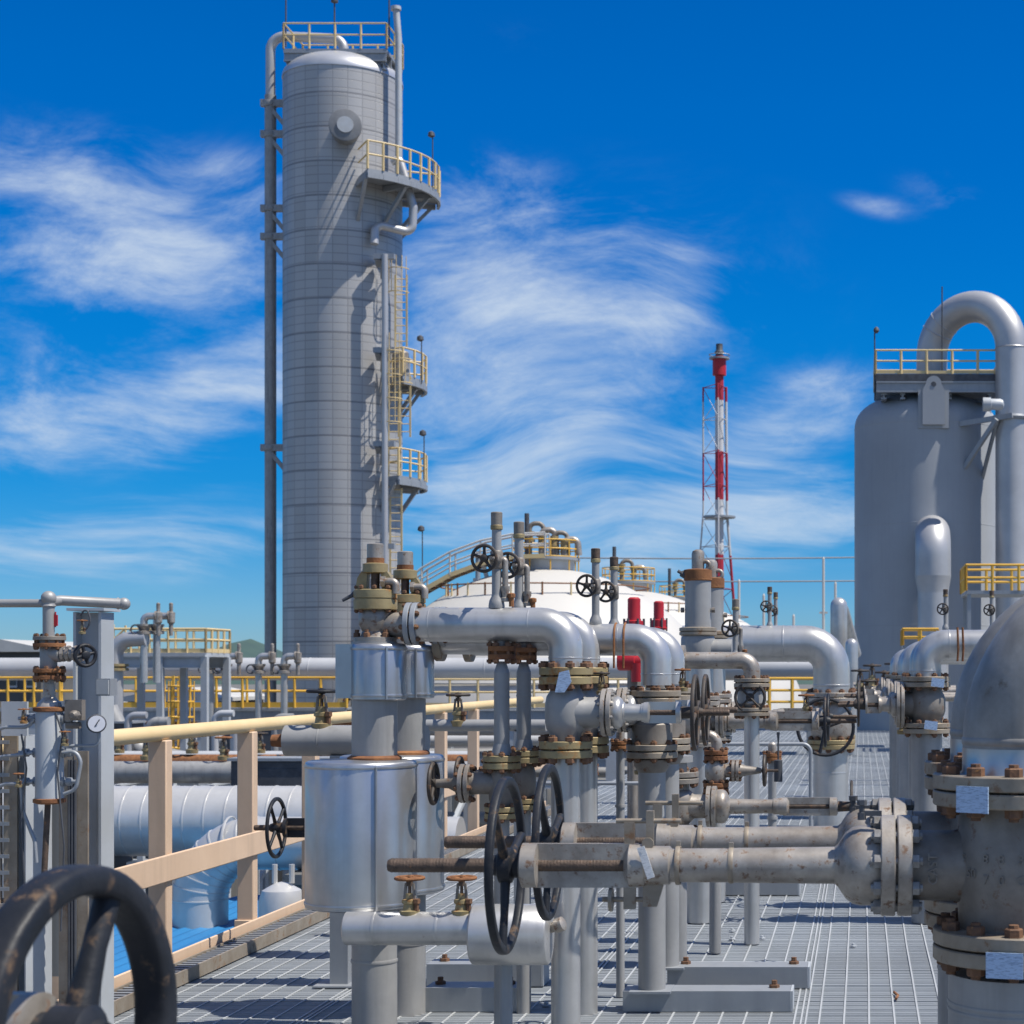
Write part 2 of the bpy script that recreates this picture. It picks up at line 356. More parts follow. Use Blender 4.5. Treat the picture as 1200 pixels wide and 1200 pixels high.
def gate_valve(name, label, c, d, u, q, group=None, mbody='cast', mtube='castpale', mfl='flange', mwheel='black', small=False, nbolt=8, phase=.3, bolt='rustbolt', nsp=4, rim=.062, rimb=None):
    """outside-screw gate valve; q holds lengths in photo pixels, u turns them into metres; the bonnet runs along d"""
    c = Vector(c); d = Vector(d).normalized()
    g = {k: v*u for k, v in q.items()}
    base = Vector((c.x, c.y, c.z-g['hh']))
    t = thing(name, label, 'valve', base, group)
    r = g['body']; hh = g['hh']
    b = MB()
    b.lathe(c-ZA*hh*.86, ZA, [(0,g['line']*1.03),(hh*.28,g['line']*1.05),(hh*.42,r*.93),(hh*.6,r),(hh*1.1,r),(hh*1.3,r*.93),(hh*1.45,g['line']*1.05),(hh*1.72,g['line']*1.03)], 32)
    x0 = g['bx']; b.lathe(c, d, [(r*.3,g['neck']*1.12),(r*.8,g['neck']*1.1),(r*1.02,g['neck']),(x0-g['bt'],g['neck'])], 32)
    b.build('body', mbody, t)
    flange(t, c+ZA*hh, ZA, g['fR'], g['ft'], mfl, nbolt, g['ft']*.55, phase=.35, bolt=bolt)
    flange(t, c-ZA*hh, ZA, g['fR'], g['ft'], mfl, nbolt, g['ft']*.55, phase=.35, bolt=bolt)
    flange(t, c+d*x0, d, g['bR'], g['bt'], mtube if small else 'castpale', 0 if small else 10, g['bt']*.45, phase=.2, bolt='flangebolt')
    m = MB(); bt = g['bt']; x1 = x0+bt
    m.lathe(c, d, [(x1-.002,g['bell']*.95),(x1+(g['x2']-x1)*.12,g['bell']*.99),(x1+(g['x2']-x1)*.45,g['bell']),(x1+(g['x2']-x1)*.62,g['bell']*.95),(x1+(g['x2']-x1)*.76,g['bell']*.83),(x1+(g['x2']-x1)*.86,g['bell']*.66),(x1+(g['x2']-x1)*.93,g['tube']*1.22),(g['x2'],g['tube']*1.06),
                   (g['x2']*.5+g['x3']*.5,g['tube']),(g['x2']*.44+g['x3']*.56,g['tube']*.975),(g['x3']*.86+g['x2']*.14,g['tube']*.97),(g['x3']*.87+g['x2']*.13,g['tube']*1.1),(g['x3'],g['tube']*1.12)], 32)
    m.build('bonnet', mtube, t)
    y = MB(); x3, x4 = g['x3'], g['x4']; tb = g['tube']
    y.lathe(c, d, [(x3-.001,tb*1.2),(x3+(x4-x3)*.12,tb*1.25),(x3+(x4-x3)*.16,tb*.8)], 28)
    for sg in (-1,1):
        y.beam(c+d*(x3+(x4-x3)*.05)+ZA*(sg*tb*.78), c+d*(x3+(x4-x3)*.93)+ZA*(sg*tb*.78), tb*.95, tb*.5, up=YA if abs(d.x) > .5 else XA)
    y.lathe(c, d, [(x3+(x4-x3)*.85,tb*.9),(x3+(x4-x3)*.86,tb*1.28),(x4-(x4-x3)*.02,tb*1.28),(x4,tb*.9)], 28)
    y.build('yoke', mtube, t)
    s = MB(); thread(s, c+d*(x3), c+d*g['se'], g['sr'], g['sr']*.45 if not small else g['sr']*2.5); s.build('stem', 'stem', t)
    n = MB(); n.lathe(c, d, [(x4,tb*.75),(g['wx']+g['wR']*.11,tb*.62),(g['wx']+g['wR']*.2,tb*.5)], 16); n.build('stem_nut', mwheel, t)
    wheel(t, c+d*g['wx'], d, g['wR'], nsp=nsp, m=mwheel, small=small, rim=g['wR']*rim, phase=phase, rimb=g['wR']*(rimb or rim*.85))
    return t
M['flangebolt'] = mat('zinc_bolt', (.30,.295,.285), .5, .4, (.17,.16,.15), 30, .2, (.2,.1,.05), 30, .2)

def rails(root, pts, z0, z1, levels=(1.,.5), r=.024, m='yellow', step=1.0, postr=None, kick=0):
    """guard rail along a polyline at deck height z0 up to z1; every post and rail a part"""
    pts = [Vector((p[0],p[1],0)) for p in pts]; h = z1-z0
    for i, (a, b) in enumerate(zip(pts, pts[1:])):
        L = (b-a).length; n = max(1, round(L/step))
        for k in range(n+1):
            if k == 0 and i > 0: continue
            p = a+(b-a)*(k/n); mb = MB(); mb.cyl(p+ZA*z0, p+ZA*(z1-r), postr or r, seg=8); mb.build('post', m, root)
        for f in levels:
            mb = MB(); mb.cyl(a+ZA*(z0+h*f), b+ZA*(z0+h*f), r, seg=8); mb.build('rail', m, root)
        if kick:
            mb = MB(); mb.beam(a+ZA*(z0+kick/2+.01), b+ZA*(z0+kick/2+.01), kick, .012, up=ZA.cross((b-a).normalized())); mb.build('toe_board', m, root)
def pipe(name, label, pts, rad, r, m='silver', seg=28, group=None, welds=(), cat='pipe'):
    """one pipe run: a swept tube, with raised weld seams at the given (point, axis)"""
    pth = route([Vector(p) for p in pts], rad) if len(pts) > 2 else [Vector(p) for p in pts]
    lo = min(pts, key=lambda p: p[2])
    mb = MB(); mb.tube(pth, r, seg)
    for c, ax in welds:
        mb.torus(c, ax, r-.001, r*.035, r*.06, seg, 8)
    return tag(mb.build(name, m, None, loc=Vector(lo)), label, cat, group)
CLOUD = (6.0,6.9,7.9,1); SKY_STR = .085; EXPO = .34; SUN = 5.; CL_OP = .8
SKY_TINT = ((0.,(.46,.66,1.02)),(.05,(.34,.70,1.06)),(.10,(.10,.75,1.10)),(.19,(.03,.94,1.24)),(.30,(.01,1.04,1.34)),(.42,(.08,1.02,1.34)),(.75,(.4,1.0,1.3)))
M['dirtypipe'] = mat('dirty_riser_paint', (.33,.32,.30), .5, .2, (.17,.16,.145), 4.5, .34, (.12,.095,.07), 5, .1, 60, streak=.65)
M['darksteel2'] = mat('manway_grey', (.22,.225,.23), .5, .2, None, 3, 0)
M['wallgrey'] = mat('dark_wall', (.11,.11,.105), .9, 0, (.07,.07,.07), .5, 0)
# ================================================================== camera, light, sky
cam = bpy.data.cameras.new('camera'); co = bpy.data.objects.new('camera', cam); COL.objects.link(co)
co.location = (0,0,H); co.rotation_euler = (R(90),0,0); cam.sensor_width = 36; cam.lens = F/1200*36
cam.shift_x = (600-CX)/1200; cam.shift_y = (CY-600)/1200; cam.dof.use_dof = True; cam.dof.focus_distance = 8.; cam.dof.aperture_fstop = 9.; cam.clip_start = .1; cam.clip_end = 8000
SC.camera = co
EL, AZ = 61., 101.         # sun height, and its bearing clockwise from +Y
sv = Vector((math.cos(R(EL))*math.sin(R(AZ)), math.cos(R(EL))*math.cos(R(AZ)), math.sin(R(EL))))
sl = bpy.data.lights.new('sun', 'SUN'); so = bpy.data.objects.new('sun', sl); COL.objects.link(so)
sl.energy = SUN; sl.angle = R(.53); sl.color = (1,.95,.87); so.rotation_euler = (-sv).to_track_quat('-Z','Y').to_euler(); so.location = sv*60

W = bpy.data.worlds.new('World'); SC.world = W; W.use_nodes = True
nt = W.node_tree; L = nt.links; bg = nt.nodes['Background']
sky = _n(nt, 'ShaderNodeTexSky', sky_type='NISHITA'); sky.sun_disc = False; sky.sun_elevation = R(EL); sky.sun_rotation = R(AZ)
sky.altitude = 1500; sky.air_density = 1.0; sky.dust_density = .2; sky.ozone_density = 4.
hs = _n(nt, 'ShaderNodeHueSaturation'); hs.inputs['Saturation'].default_value = 1.45; hs.inputs['Value'].default_value = 1.35
L.new(sky.outputs[0], hs.inputs['Color'])
tc = _n(nt, 'ShaderNodeTexCoord'); sp = _n(nt, 'ShaderNodeSeparateXYZ'); L.new(tc.outputs['Generated'], sp.inputs[0])
def mth(op, *a):
    n = _n(nt, 'ShaderNodeMath', operation=op)
    for i, x in enumerate(a):
        if isinstance(x, (int,float)): n.inputs[i].default_value = x
        else: L.new(x, n.inputs[i])
    return n.outputs[0]
ym = mth('MAXIMUM', sp.outputs[1], .08)
u = mth('DIVIDE', sp.outputs[0], ym); v = mth('DIVIDE', sp.outputs[2], ym)
# deepen the blue with height above the horizon (polarised, clear tropical sky)
tint = _n(nt, 'ShaderNodeValToRGB'); cr = tint.color_ramp; L.new(sp.outputs[2], tint.inputs[0])
for i, (p_, c_) in enumerate(SKY_TINT):
    e_ = cr.elements[i] if i < 2 else cr.elements.new(p_)
    e_.position = p_; e_.color = tuple(q/1.5 for q in c_)+(1,)
tm = _n(nt, 'ShaderNodeMix', data_type='RGBA', blend_type='MULTIPLY'); tm.inputs[0].default_value = 1
L.new(hs.outputs[0], tm.inputs[6]); L.new(tint.outputs[0], tm.inputs[7])
uv = _n(nt, 'ShaderNodeCombineXYZ'); L.new(u, uv.inputs[0]); L.new(v, uv.inputs[1])
# warp so the cirrus curls
wn = _n(nt, 'ShaderNodeTexNoise'); wn.inputs['Scale'].default_value = 4.; wn.inputs['Detail'].default_value = 2; L.new(uv.outputs[0], wn.inputs['Vector'])
ws = _n(nt, 'ShaderNodeVectorMath', operation='MULTIPLY_ADD'); L.new(wn.outputs['Color'], ws.inputs[0]); ws.inputs[1].default_value = (.20,.12,0); L.new(uv.outputs[0], ws.inputs[2])
def cloudnoise(rot, sx, sy, det, rough, seed):
    mp = _n(nt, 'ShaderNodeMapping'); mp.inputs['Rotation'].default_value = (0,0,R(rot)); mp.inputs['Scale'].default_value = (sx,sy,1); mp.inputs['Location'].default_value = (seed,seed*.7,0)
    L.new(ws.outputs[0], mp.inputs[0])
    n = _n(nt, 'ShaderNodeTexNoise'); n.inputs['Scale'].default_value = 1; n.inputs['Detail'].default_value = det; n.inputs['Roughness'].default_value = rough; n.inputs['Distortion'].default_value = .22
    L.new(mp.outputs[0], n.inputs['Vector']); return mth('MULTIPLY_ADD', n.outputs['Fac'], 1.7, -.35)
na = cloudnoise(18, 9, 24, 9, .64, 3.1); nb_ = cloudnoise(-32, 8, 20, 10, .66, 7.7); nc = cloudnoise(4, 6, 40, 8, .6, 1.3)
def blobs(lst):
    tot = None
    for px, py, rx, ry, amp, rot in lst:
        c = ((px-CX)/F, (CY-py)/F)
        d = _n(nt, 'ShaderNodeVectorMath', operation='SUBTRACT'); L.new(uv.outputs[0], d.inputs[0]); d.inputs[1].default_value = (c[0],c[1],0)
        rt = _n(nt, 'ShaderNodeVectorRotate', rotation_type='Z_AXIS'); rt.inputs['Angle'].default_value = R(rot); L.new(d.outputs[0], rt.inputs['Vector'])
        s = _n(nt, 'ShaderNodeVectorMath', operation='MULTIPLY'); L.new(rt.outputs[0], s.inputs[0]); s.inputs[1].default_value = (F/rx,F/ry,0)
        ln = _n(nt, 'ShaderNodeVectorMath', operation='LENGTH'); L.new(s.outputs[0], ln.inputs[0])
        m = _n(nt, 'ShaderNodeMapRange', interpolation_type='SMOOTHSTEP'); m.inputs[1].default_value = 1.25; m.inputs[2].default_value = .1; m.inputs[3].default_value = 0; m.inputs[4].default_value = amp
        L.new(ln.outputs['Value'], m.inputs[0]); tot = m.outputs[0] if tot is None else mth('ADD', tot, m.outputs[0])
    return tot
gA = blobs([(150,370,330,240,.45,0),(90,240,290,110,.85,12),(190,310,210,80,.6,16),(100,490,240,70,.95,-6),(290,210,110,50,.55,8),(280,440,110,70,.5,-10)])
gB = blobs([(690,400,330,230,.4,-10),(650,385,230,140,1.15,-14),(800,330,60,50,.5,-30),(520,330,130,90,.6,0),(590,470,200,70,.6,-8),(560,225,120,60,.8,4),(930,490,140,60,1.,-22),(760,400,100,55,.5,-30),(1030,242,55,18,.5,14),(1110,232,80,35,.35,20),(690,60,180,40,.16,8)])
gC = blobs([(760,615,440,75,1.1,0),(110,640,280,60,.9,0),(930,600,170,65,.9,0),(600,540,280,60,.7,0),(900,500,200,60,.6,-8),(150,540,260,60,.5,0)])
def dens(n, g, lo, hi, bias=.30):
    gm = _n(nt, 'ShaderNodeMapRange', interpolation_type='SMOOTHSTEP'); gm.inputs[1].default_value = .0; gm.inputs[2].default_value = .75; L.new(g, gm.inputs[0])
    s = mth('ADD', n, mth('MULTIPLY', mth('SUBTRACT', g, 1.0), bias))
    m = _n(nt, 'ShaderNodeMapRange', interpolation_type='SMOOTHSTEP'); m.inputs[1].default_value = lo; m.inputs[2].default_value = hi; L.new(s, m.inputs[0]); return mth('MULTIPLY', m.outputs[0], gm.outputs[0])
dA = dens(na, gA, .20, .95); dB = dens(nb_, gB, .20, .95); dC = mth('MULTIPLY', dens(nc, gC, .2, .8), .8)
fa = cloudnoise(16, 22, 70, 8, .72, 5.3); fb = cloudnoise(-30, 24, 62, 8, .72, 2.9)
dA = mth('MULTIPLY', dA, mth('MAXIMUM', mth('MULTIPLY_ADD', fa, .75, .5), .25)); dB = mth('MULTIPLY', dB, mth('MAXIMUM', mth('MULTIPLY_ADD', fb, .8, .48), .2)); dC = mth('MULTIPLY', dC, mth('MAXIMUM', mth('MULTIPLY_ADD', fa, .8, .55), .3))
dt = mth('SUBTRACT', 1., mth('MULTIPLY', mth('MULTIPLY', mth('SUBTRACT', 1., dA), mth('SUBTRACT', 1., dB)), mth('SUBTRACT', 1., dC)))
front = mth('MULTIPLY', mth('GREATER_THAN', sp.outputs[1], .08), mth('LESS_THAN', v, .5)); dt = mth('MULTIPLY', mth('MULTIPLY', mth('MINIMUM', mth('MAXIMUM', dt, 0.), 1.), front), CL_OP)
# unseen clouds overhead and behind the viewer, added to whiten the ambient light
on = _n(nt, 'ShaderNodeTexNoise'); on.inputs['Scale'].default_value = 2.6; on.inputs['Detail'].default_value = 7; on.inputs['Roughness'].default_value = .58; L.new(tc.outputs['Generated'], on.inputs['Vector'])
om = _n(nt, 'ShaderNodeMapRange', interpolation_type='SMOOTHSTEP'); om.inputs[1].default_value = .43; om.inputs[2].default_value = .62; L.new(on.outputs['Fac'], om.inputs[0])
hi = _n(nt, 'ShaderNodeMapRange', interpolation_type='SMOOTHSTEP'); hi.inputs[1].default_value = .42; hi.inputs[2].default_value = .6; L.new(sp.outputs[2], hi.inputs[0])
bk = _n(nt, 'ShaderNodeMapRange', interpolation_type='SMOOTHSTEP'); bk.inputs[1].default_value = .25; bk.inputs[2].default_value = -.1; L.new(sp.outputs[1], bk.inputs[0])
dt = mth('MAXIMUM', dt, mth('MULTIPLY', mth('MULTIPLY', om.outputs[0], mth('MAXIMUM', hi.outputs[0], bk.outputs[0])), .62))
cm = _n(nt, 'ShaderNodeMix', data_type='RGBA'); cm.inputs[7].default_value = CLOUD; L.new(dt, cm.inputs[0]); L.new(tm.outputs[2], cm.inputs[6])
L.new(cm.outputs[2], bg.inputs['Color']); bg.inputs['Strength'].default_value = SKY_STR
SC.view_settings.view_transform = 'Standard'; SC.view_settings.look = 'None'; SC.view_settings.exposure = EXPO; SC.view_settings.gamma = 1

# ================================================================== setting
GZ = -10.5
g = MB(); g.add([(-4000,-300,GZ),(4000,-300,GZ),(4000,6000,GZ),(-4000,6000,GZ)], [(0,1,2,3)]); struct(g.build('ground', 'conc'))
hp = MB(); nx = 90
top = [P(-300+22*i, 0, 1800).x for i in range(nx)]
def hz(i):
    px = -300+22*i
    return 1800/F*(24*math.exp(-((px-292)/45)**2)+15*math.exp(-((px-180)/90)**2)+9*math.exp(-((px-900)/160)**2)+9+2.5*math.sin(i*1.7)+1.5*math.sin(i*.7))
vs = []; fs = []
for i in range(nx):
    vs += [(top[i],1650,GZ-2),(top[i],1720,hz(i)*.62),(top[i],1800,H+hz(i)),(top[i],1900,hz(i)*.6),(top[i],2000,GZ-2)]
for i in range(nx-1):
    for k in range(4): a = i*5+k; fs.append((a,a+5,a+6,a+1))
hp.add(vs, fs); struct(hp.build('hills', 'hill', ang=180))

# steel grating deck: real bearing bars across, bright cross bars running away
XL, XR, Y0, Y1 = -3.22, 4.2, 1.2, 48.
d = MB(); y = Y0; pn = 0
while y < Y1:
    pl = (1.02 if pn % 3 else .9); tilt = random.uniform(-.004,.004); dz = random.uniform(-.003,.002)
    k = 0
    while k*.030 < pl-.02:
        yy = y+k*.030; zz = dz+tilt*(yy-y-pl/2)
        d.box(((XL+XR)/2, yy, zz-.0165+random.uniform(-.0012,.0008)), (XR-XL, .0145, .030)); k += 1
    d.box(((XL+XR)/2, y+pl-.018, dz-.016), (XR-XL, .006, .033))
    y += pl; pn += 1
struct(d.build('deck', 'grate', recalc=False, ang=30))
d = MB(); x = XL+.05; i = 0
while x < XR:
    w = .0075; y = Y0; px_ = x
    while y < Y1:
        y2 = min(y+1.0, Y1); jx = random.uniform(-.002,.002)
        d.beam((px_,y,.0012),(x+jx,y2,.0012), w, .004, up=ZA); px_ = x+jx; y = y2
    i += 1
    if i % 10 == 0:
        for e in (.026,.045): d.beam((x+e,Y0,.0012),(x+e,Y1,.0012), .007, .004, up=ZA)
    x += .1
struct(d.build('deck_cross_bars', 'crossbar', recalc=False, ang=30))
d = MB()
for yy in [2+2.9*i for i in range(16)]: d.ibeam((XL-.05,yy,-.22),(XR,yy,-.22), .15, .34, .014, up=ZA)
for xx in (XL-.03, .4, XR): d.ibeam((xx,Y0,-.62),(xx,Y1,-.62), .2, .44, .02, up=ZA)
for xx in (XL+.1, XR-.2):
    for yy in (3,11,19,27,35,43): d.ibeam((xx,yy,GZ),(xx,yy,-.84), .3, .3, .02, up=YA)
d.box(((XL+XR)/2,(Y0+Y1)/2,-1.6), (XR-XL,Y1-Y0,.05))
struct(d.build('deck_frame', 'darksteel'))

# ================================================================== far: column, spheres, tank, flare
def column():
    Y = 70.; c = Vector((X_(402,Y), Y, 0)); r = S(67.5,Y); zt = Z_(97,Y)
    t = thing('distillation_column', 'tall grey panelled column rising highest on the left', 'column', (c.x,c.y,GZ))
    b = MB(); b.lathe((c.x,c.y,GZ), ZA, [(0,r),(zt-GZ,r)], 96, cap=False); b.build('shell', 'tower', t)
    b = MB(); hd = Z_(72,Y)-zt+.15
    b.lathe((c.x,c.y,zt), ZA, [(-.03,r+.03)]+[(hd*math.sin(q),(r+.03)*math.cos(q)) for q in [PI/2*i/12 for i in range(13)]], 96); b.build('dome', 'tower_dome', t)
    nrm = Vector((.27,-.96,0)).normalized(); tan = Vector((.96,.27,0)).normalized()
    # manway nozzle
    z = Z_(152,Y-2.4); o = c+nrm*(r-.08)+ZA*z+tan*.1
    b = MB(); b.lathe(o, nrm, [(0,S(15,Y)),(.75,S(15,Y)),(.76,S(18,Y)),(1.0,S(18,Y)),(1.01,S(17,Y))], 36); n = b.build('manway', 'darksteel2', t)
    b = MB(); b.lathe(o+nrm*1.01, nrm, [(0,S(9,Y)),(.05,S(9,Y))], 30); b.build('cover', 'steelpale', n)
    # sector platforms
    def sector(name, a0, a1, ro, z, hr, n=9, brk=3, deep=.5):
        p = MB(); pts = [(R(a0+(a1-a0)*i/n)) for i in range(n+1)]
        out = [c+Vector((math.cos(q)*ro, math.sin(q)*ro, z)) for q in pts]; inn = [c+Vector((math.cos(q)*(r+.02), math.sin(q)*(r+.02), z)) for q in pts]
        p.prism(out+inn[::-1], (0,0,-.14))
        o = p.build(name, 'steel', t)
        p = MB()
        for i in range(n):
            p.beam(out[i]-ZA*.24, out[i+1]-ZA*.24, .10, .2, up=ZA)
        for i in range(0, n+1, max(1, n//brk)):
            q = pts[i]; e = Vector((math.cos(q),math.sin(q),0))
            p.beam(c+e*r+ZA*(z-.26), c+e*(ro-.1)+ZA*(z-.26), .14, .2, up=ZA); p.beam(c+e*(r-.02)+ZA*(z-deep*2.6), c+e*(ro-.25)+ZA*(z-.3), .13, .13)
        k = p.build('bracket', 'steel', t)
        rl = MB()
        for f in (1,.52):
            rl.tube([v+ZA*(hr*f) for v in out], .036, 6)
        for v in (out[0],out[-1]):
            e = (v-c); e.z = 0; e.normalize(); rl.cyl(c+e*(r+.1)+ZA*(z+hr), v+ZA*hr, .036, seg=6); rl.cyl(c+e*(r+.1)+ZA*(z+hr*.52), v+ZA*hr*.52, .036, seg=6)
        g = rl.build('railing', 'paleyellow', o)
        for v in out:
            rl = MB(); rl.cyl(v, v+ZA*hr, .05, seg=6); rl.build('post', 'paleyellow', o)
    sector('platform', -60, 24, S(110,Y), Z_(224,Y), 1.05, deep=.62)
    sector('platform', -30, 34, S(95,Y), Z_(447,Y), 1.05, n=5, brk=2)
    sector('platform', -34, 36, S(95,Y), Z_(563,Y), 1.05, n=6, brk=2)
    # pipe work hanging under the upper platform
    b = MB(); q = c+Vector((r+.45,-1.2,0))
    b.tube(route([(q.x-.5,q.y,Z_(200,Y)),(q.x-.2,q.y,Z_(196,Y)),(q.x+.1,q.y,Z_(225,Y)),(q.x+.35,q.y,Z_(252,Y)),(q.x+.3,q.y,Z_(282,Y)),(c.x+1.75,q.y-.6,Z_(276,Y)),(c.x+1.75,q.y-.75,Z_(300,Y))],.3), .16, 14); b.build('nozzle_pipe', 'silver_far', t)
    xx = X_(451,Y-2.2); yy = Y-2.2
    b = MB(); b.cyl((xx,yy,GZ),(xx,yy,Z_(298,yy)), .12, seg=14); b.build('downpipe', 'silver_far', t)
    for py in (300,410,520,640):
        b = MB(); b.beam((xx-.45,yy+.1,Z_(py,yy)),(xx+.35,yy+.1,Z_(py,yy)), .2, .22, up=YA); b.beam((xx-.25,yy+.6,Z_(py+22,yy)),(xx-.1,yy+.1,Z_(py+3,yy)), .16,.16); b.beam((xx-.35,yy+.55,Z_(py+6,yy)),(xx-.3,yy+.1,Z_(py,yy)), .2,.3); b.build('pipe_clamp', 'steel', t)
    # caged ladders
    def ladder(px, y0, y1, cage=True, dy=-1.0):
        Yl = Y+dy; x = X_(px,Yl); z0, z1 = Z_(y0,Yl), Z_(y1,Yl); m = MB()
        for sx in (-.22,.22): m.beam((x+sx,Yl,z0),(x+sx,Yl,z1), .07,.04, up=YA)
        z = z0+.2
        while z < z1: m.cyl((x-.22,Yl,z),(x+.22,Yl,z), .02, seg=6); z += .3
        l = m.build('ladder', 'paleyellow', t)
        if cage:
            m = MB(); z = z0+2.
            while z < z1+.6:
                m.tube(arc((x,Yl-.35,z),XA,YA,.38,-PI*.02-PI,PI*.02,10), .022, 5); z += .9
            for q in (-2.6,-2.1,-PI/2,-1.,-.5):
                m.cyl((x+.38*math.cos(q),Yl-.35+.38*math.sin(q),z0+2),(x+.38*math.cos(q),Yl-.35+.38*math.sin(q),z1+.6), .016, seg=5)
            m.build('cage', 'paleyellow', l)
    ladder(462, 558, 412, dy=-1.55); ladder(474, 512, 440, dy=-1.2); ladder(470, 406, 322, dy=-1.0); ladder(464, 690, 572, cage=False, dy=-1.4)
    # small vessel on the middle platform
    m = MB(); z = Z_(428,Y); x = c.x+S(71,Y); m.cyl((x,Y-.5,z-.5),(x,Y-.5,z+.35), .33, seg=16); m.ball((x,Y-.5,z+.35), .33, squash=.5); m.build('nozzle_cap', 'castpale', t)
    # top platform
    za = Z_(57,68.6); x0, x1 = X_(332,68.6), X_(453,68.6)
    m = MB(); m.box(((x0+x1)/2,69.8,za-.06), (x1-x0,2.4,.12)); pl = m.build('top_platform', 'steel', t)
    m = MB()
    for yy in (68.65,69.4,70.2,70.95): m.ibeam((x0+.02,yy,za-.3),(x1-.02,yy,za-.3), .16,.36,.05, up=ZA)
    for xx in (x0+.15,(x0+x1)/2,x1-.15): m.ibeam((xx,68.7,za-.62),(xx,70.9,za-.62), .16,.26,.05, up=ZA)
    for xx in (x0+.5,c.x-.6,c.x+.9,x1-.1): m.beam((xx,69.1,za-.76),(c.x+(xx-c.x)*.72,69.3,zt+.35), .16,.16); m.beam((xx,70.5,za-.76),(c.x+(xx-c.x)*.72,70.4,zt+.35), .16,.16)
    m.build('support_beam', 'steel', t)
    for p0, p1 in (((x0,68.62),(x1,68.62)),((x1,68.62),(x1,71)),((x0,71),(x1,71)),((x0,68.62),(x0,71))):
        rails(pl, [p0,p1], za, za+.98, (1,.55), .032, 'paleyellow', 1.0, .045)
    for px, y0, y1, Yl in ((335,55,-30,69),(392,52,4,70.5),(456,55,-30,69)):
        m = MB(); m.cyl(P(px,y0,Yl), P(px,y1,Yl), .03, seg=6)
        if y1 > 0: m.lathe(P(px,y1,Yl), ZA, [(0,.02),(.05,.14),(.2,.14),(.26,.03)], 10)
        m.build('lightning_rod', 'darksteel', t)
    m = MB(); m.tube([P(467,205,68.8),P(467,45,68.8),P(464,9,68.8)], .13, 10); m.cyl(P(464,12,68.8),P(463.8,8,68.8), .2, seg=10); m.build('davit', 'steelpale', t)
    for px, y0, y1, Yl in ((507,228,158,69.5),(494,450,397,69.5),(497,562,508,69.5),(495,690,620,69.5)):
        m = MB(); m.cyl(P(px,y0,Yl),P(px,y1,Yl), .022, seg=6); m.lathe(P(px-1.5,y1,Yl), ZA, [(-.1,.05),(-.05,.14),(.08,.12),(.14,.03)], 10); m.build('lamp_pole', 'darksteel', t)
    # overhead line down the left side, a run of its own
    pr = S(5.6,Y); xr = X_(317,Y)
    pipe('overhead_pipe', 'grey riser pipe bent over the top of the tall column', [(xr,Y,GZ),(xr,Y,Z_(42,Y)),(X_(404,Y),Y,Z_(46,Y)),(c.x,Y,Z_(74,Y))], .55, pr, 'silver_far', 20)
    m = MB(); m.cyl((xr,Y,GZ),(xr,Y,Z_(112,Y)), pr*1.18, seg=20); s = tag(m.build('pipe_sleeve', 'pipe', None, loc=(xr,Y,GZ)), 'dark insulated sleeve round the riser left of the tall column', 'pipe sleeve')
    for py in (122,158,245,278,525):
        m = MB(); z = Z_(py,Y)
        m.beam((xr-.34,Y-.1,z),(c.x-r*.93,Y-.1,z), .2,.26, up=ZA); m.beam((xr+.05,Y-.1,z-.2),(c.x-r*.96,Y-.1,z-.95), .15,.15)
        m.torus((xr,Y,z), ZA, pr*1.25, .05, .12, 20, 6); m.build('pipe_bracket', 'pipe', t)
column()

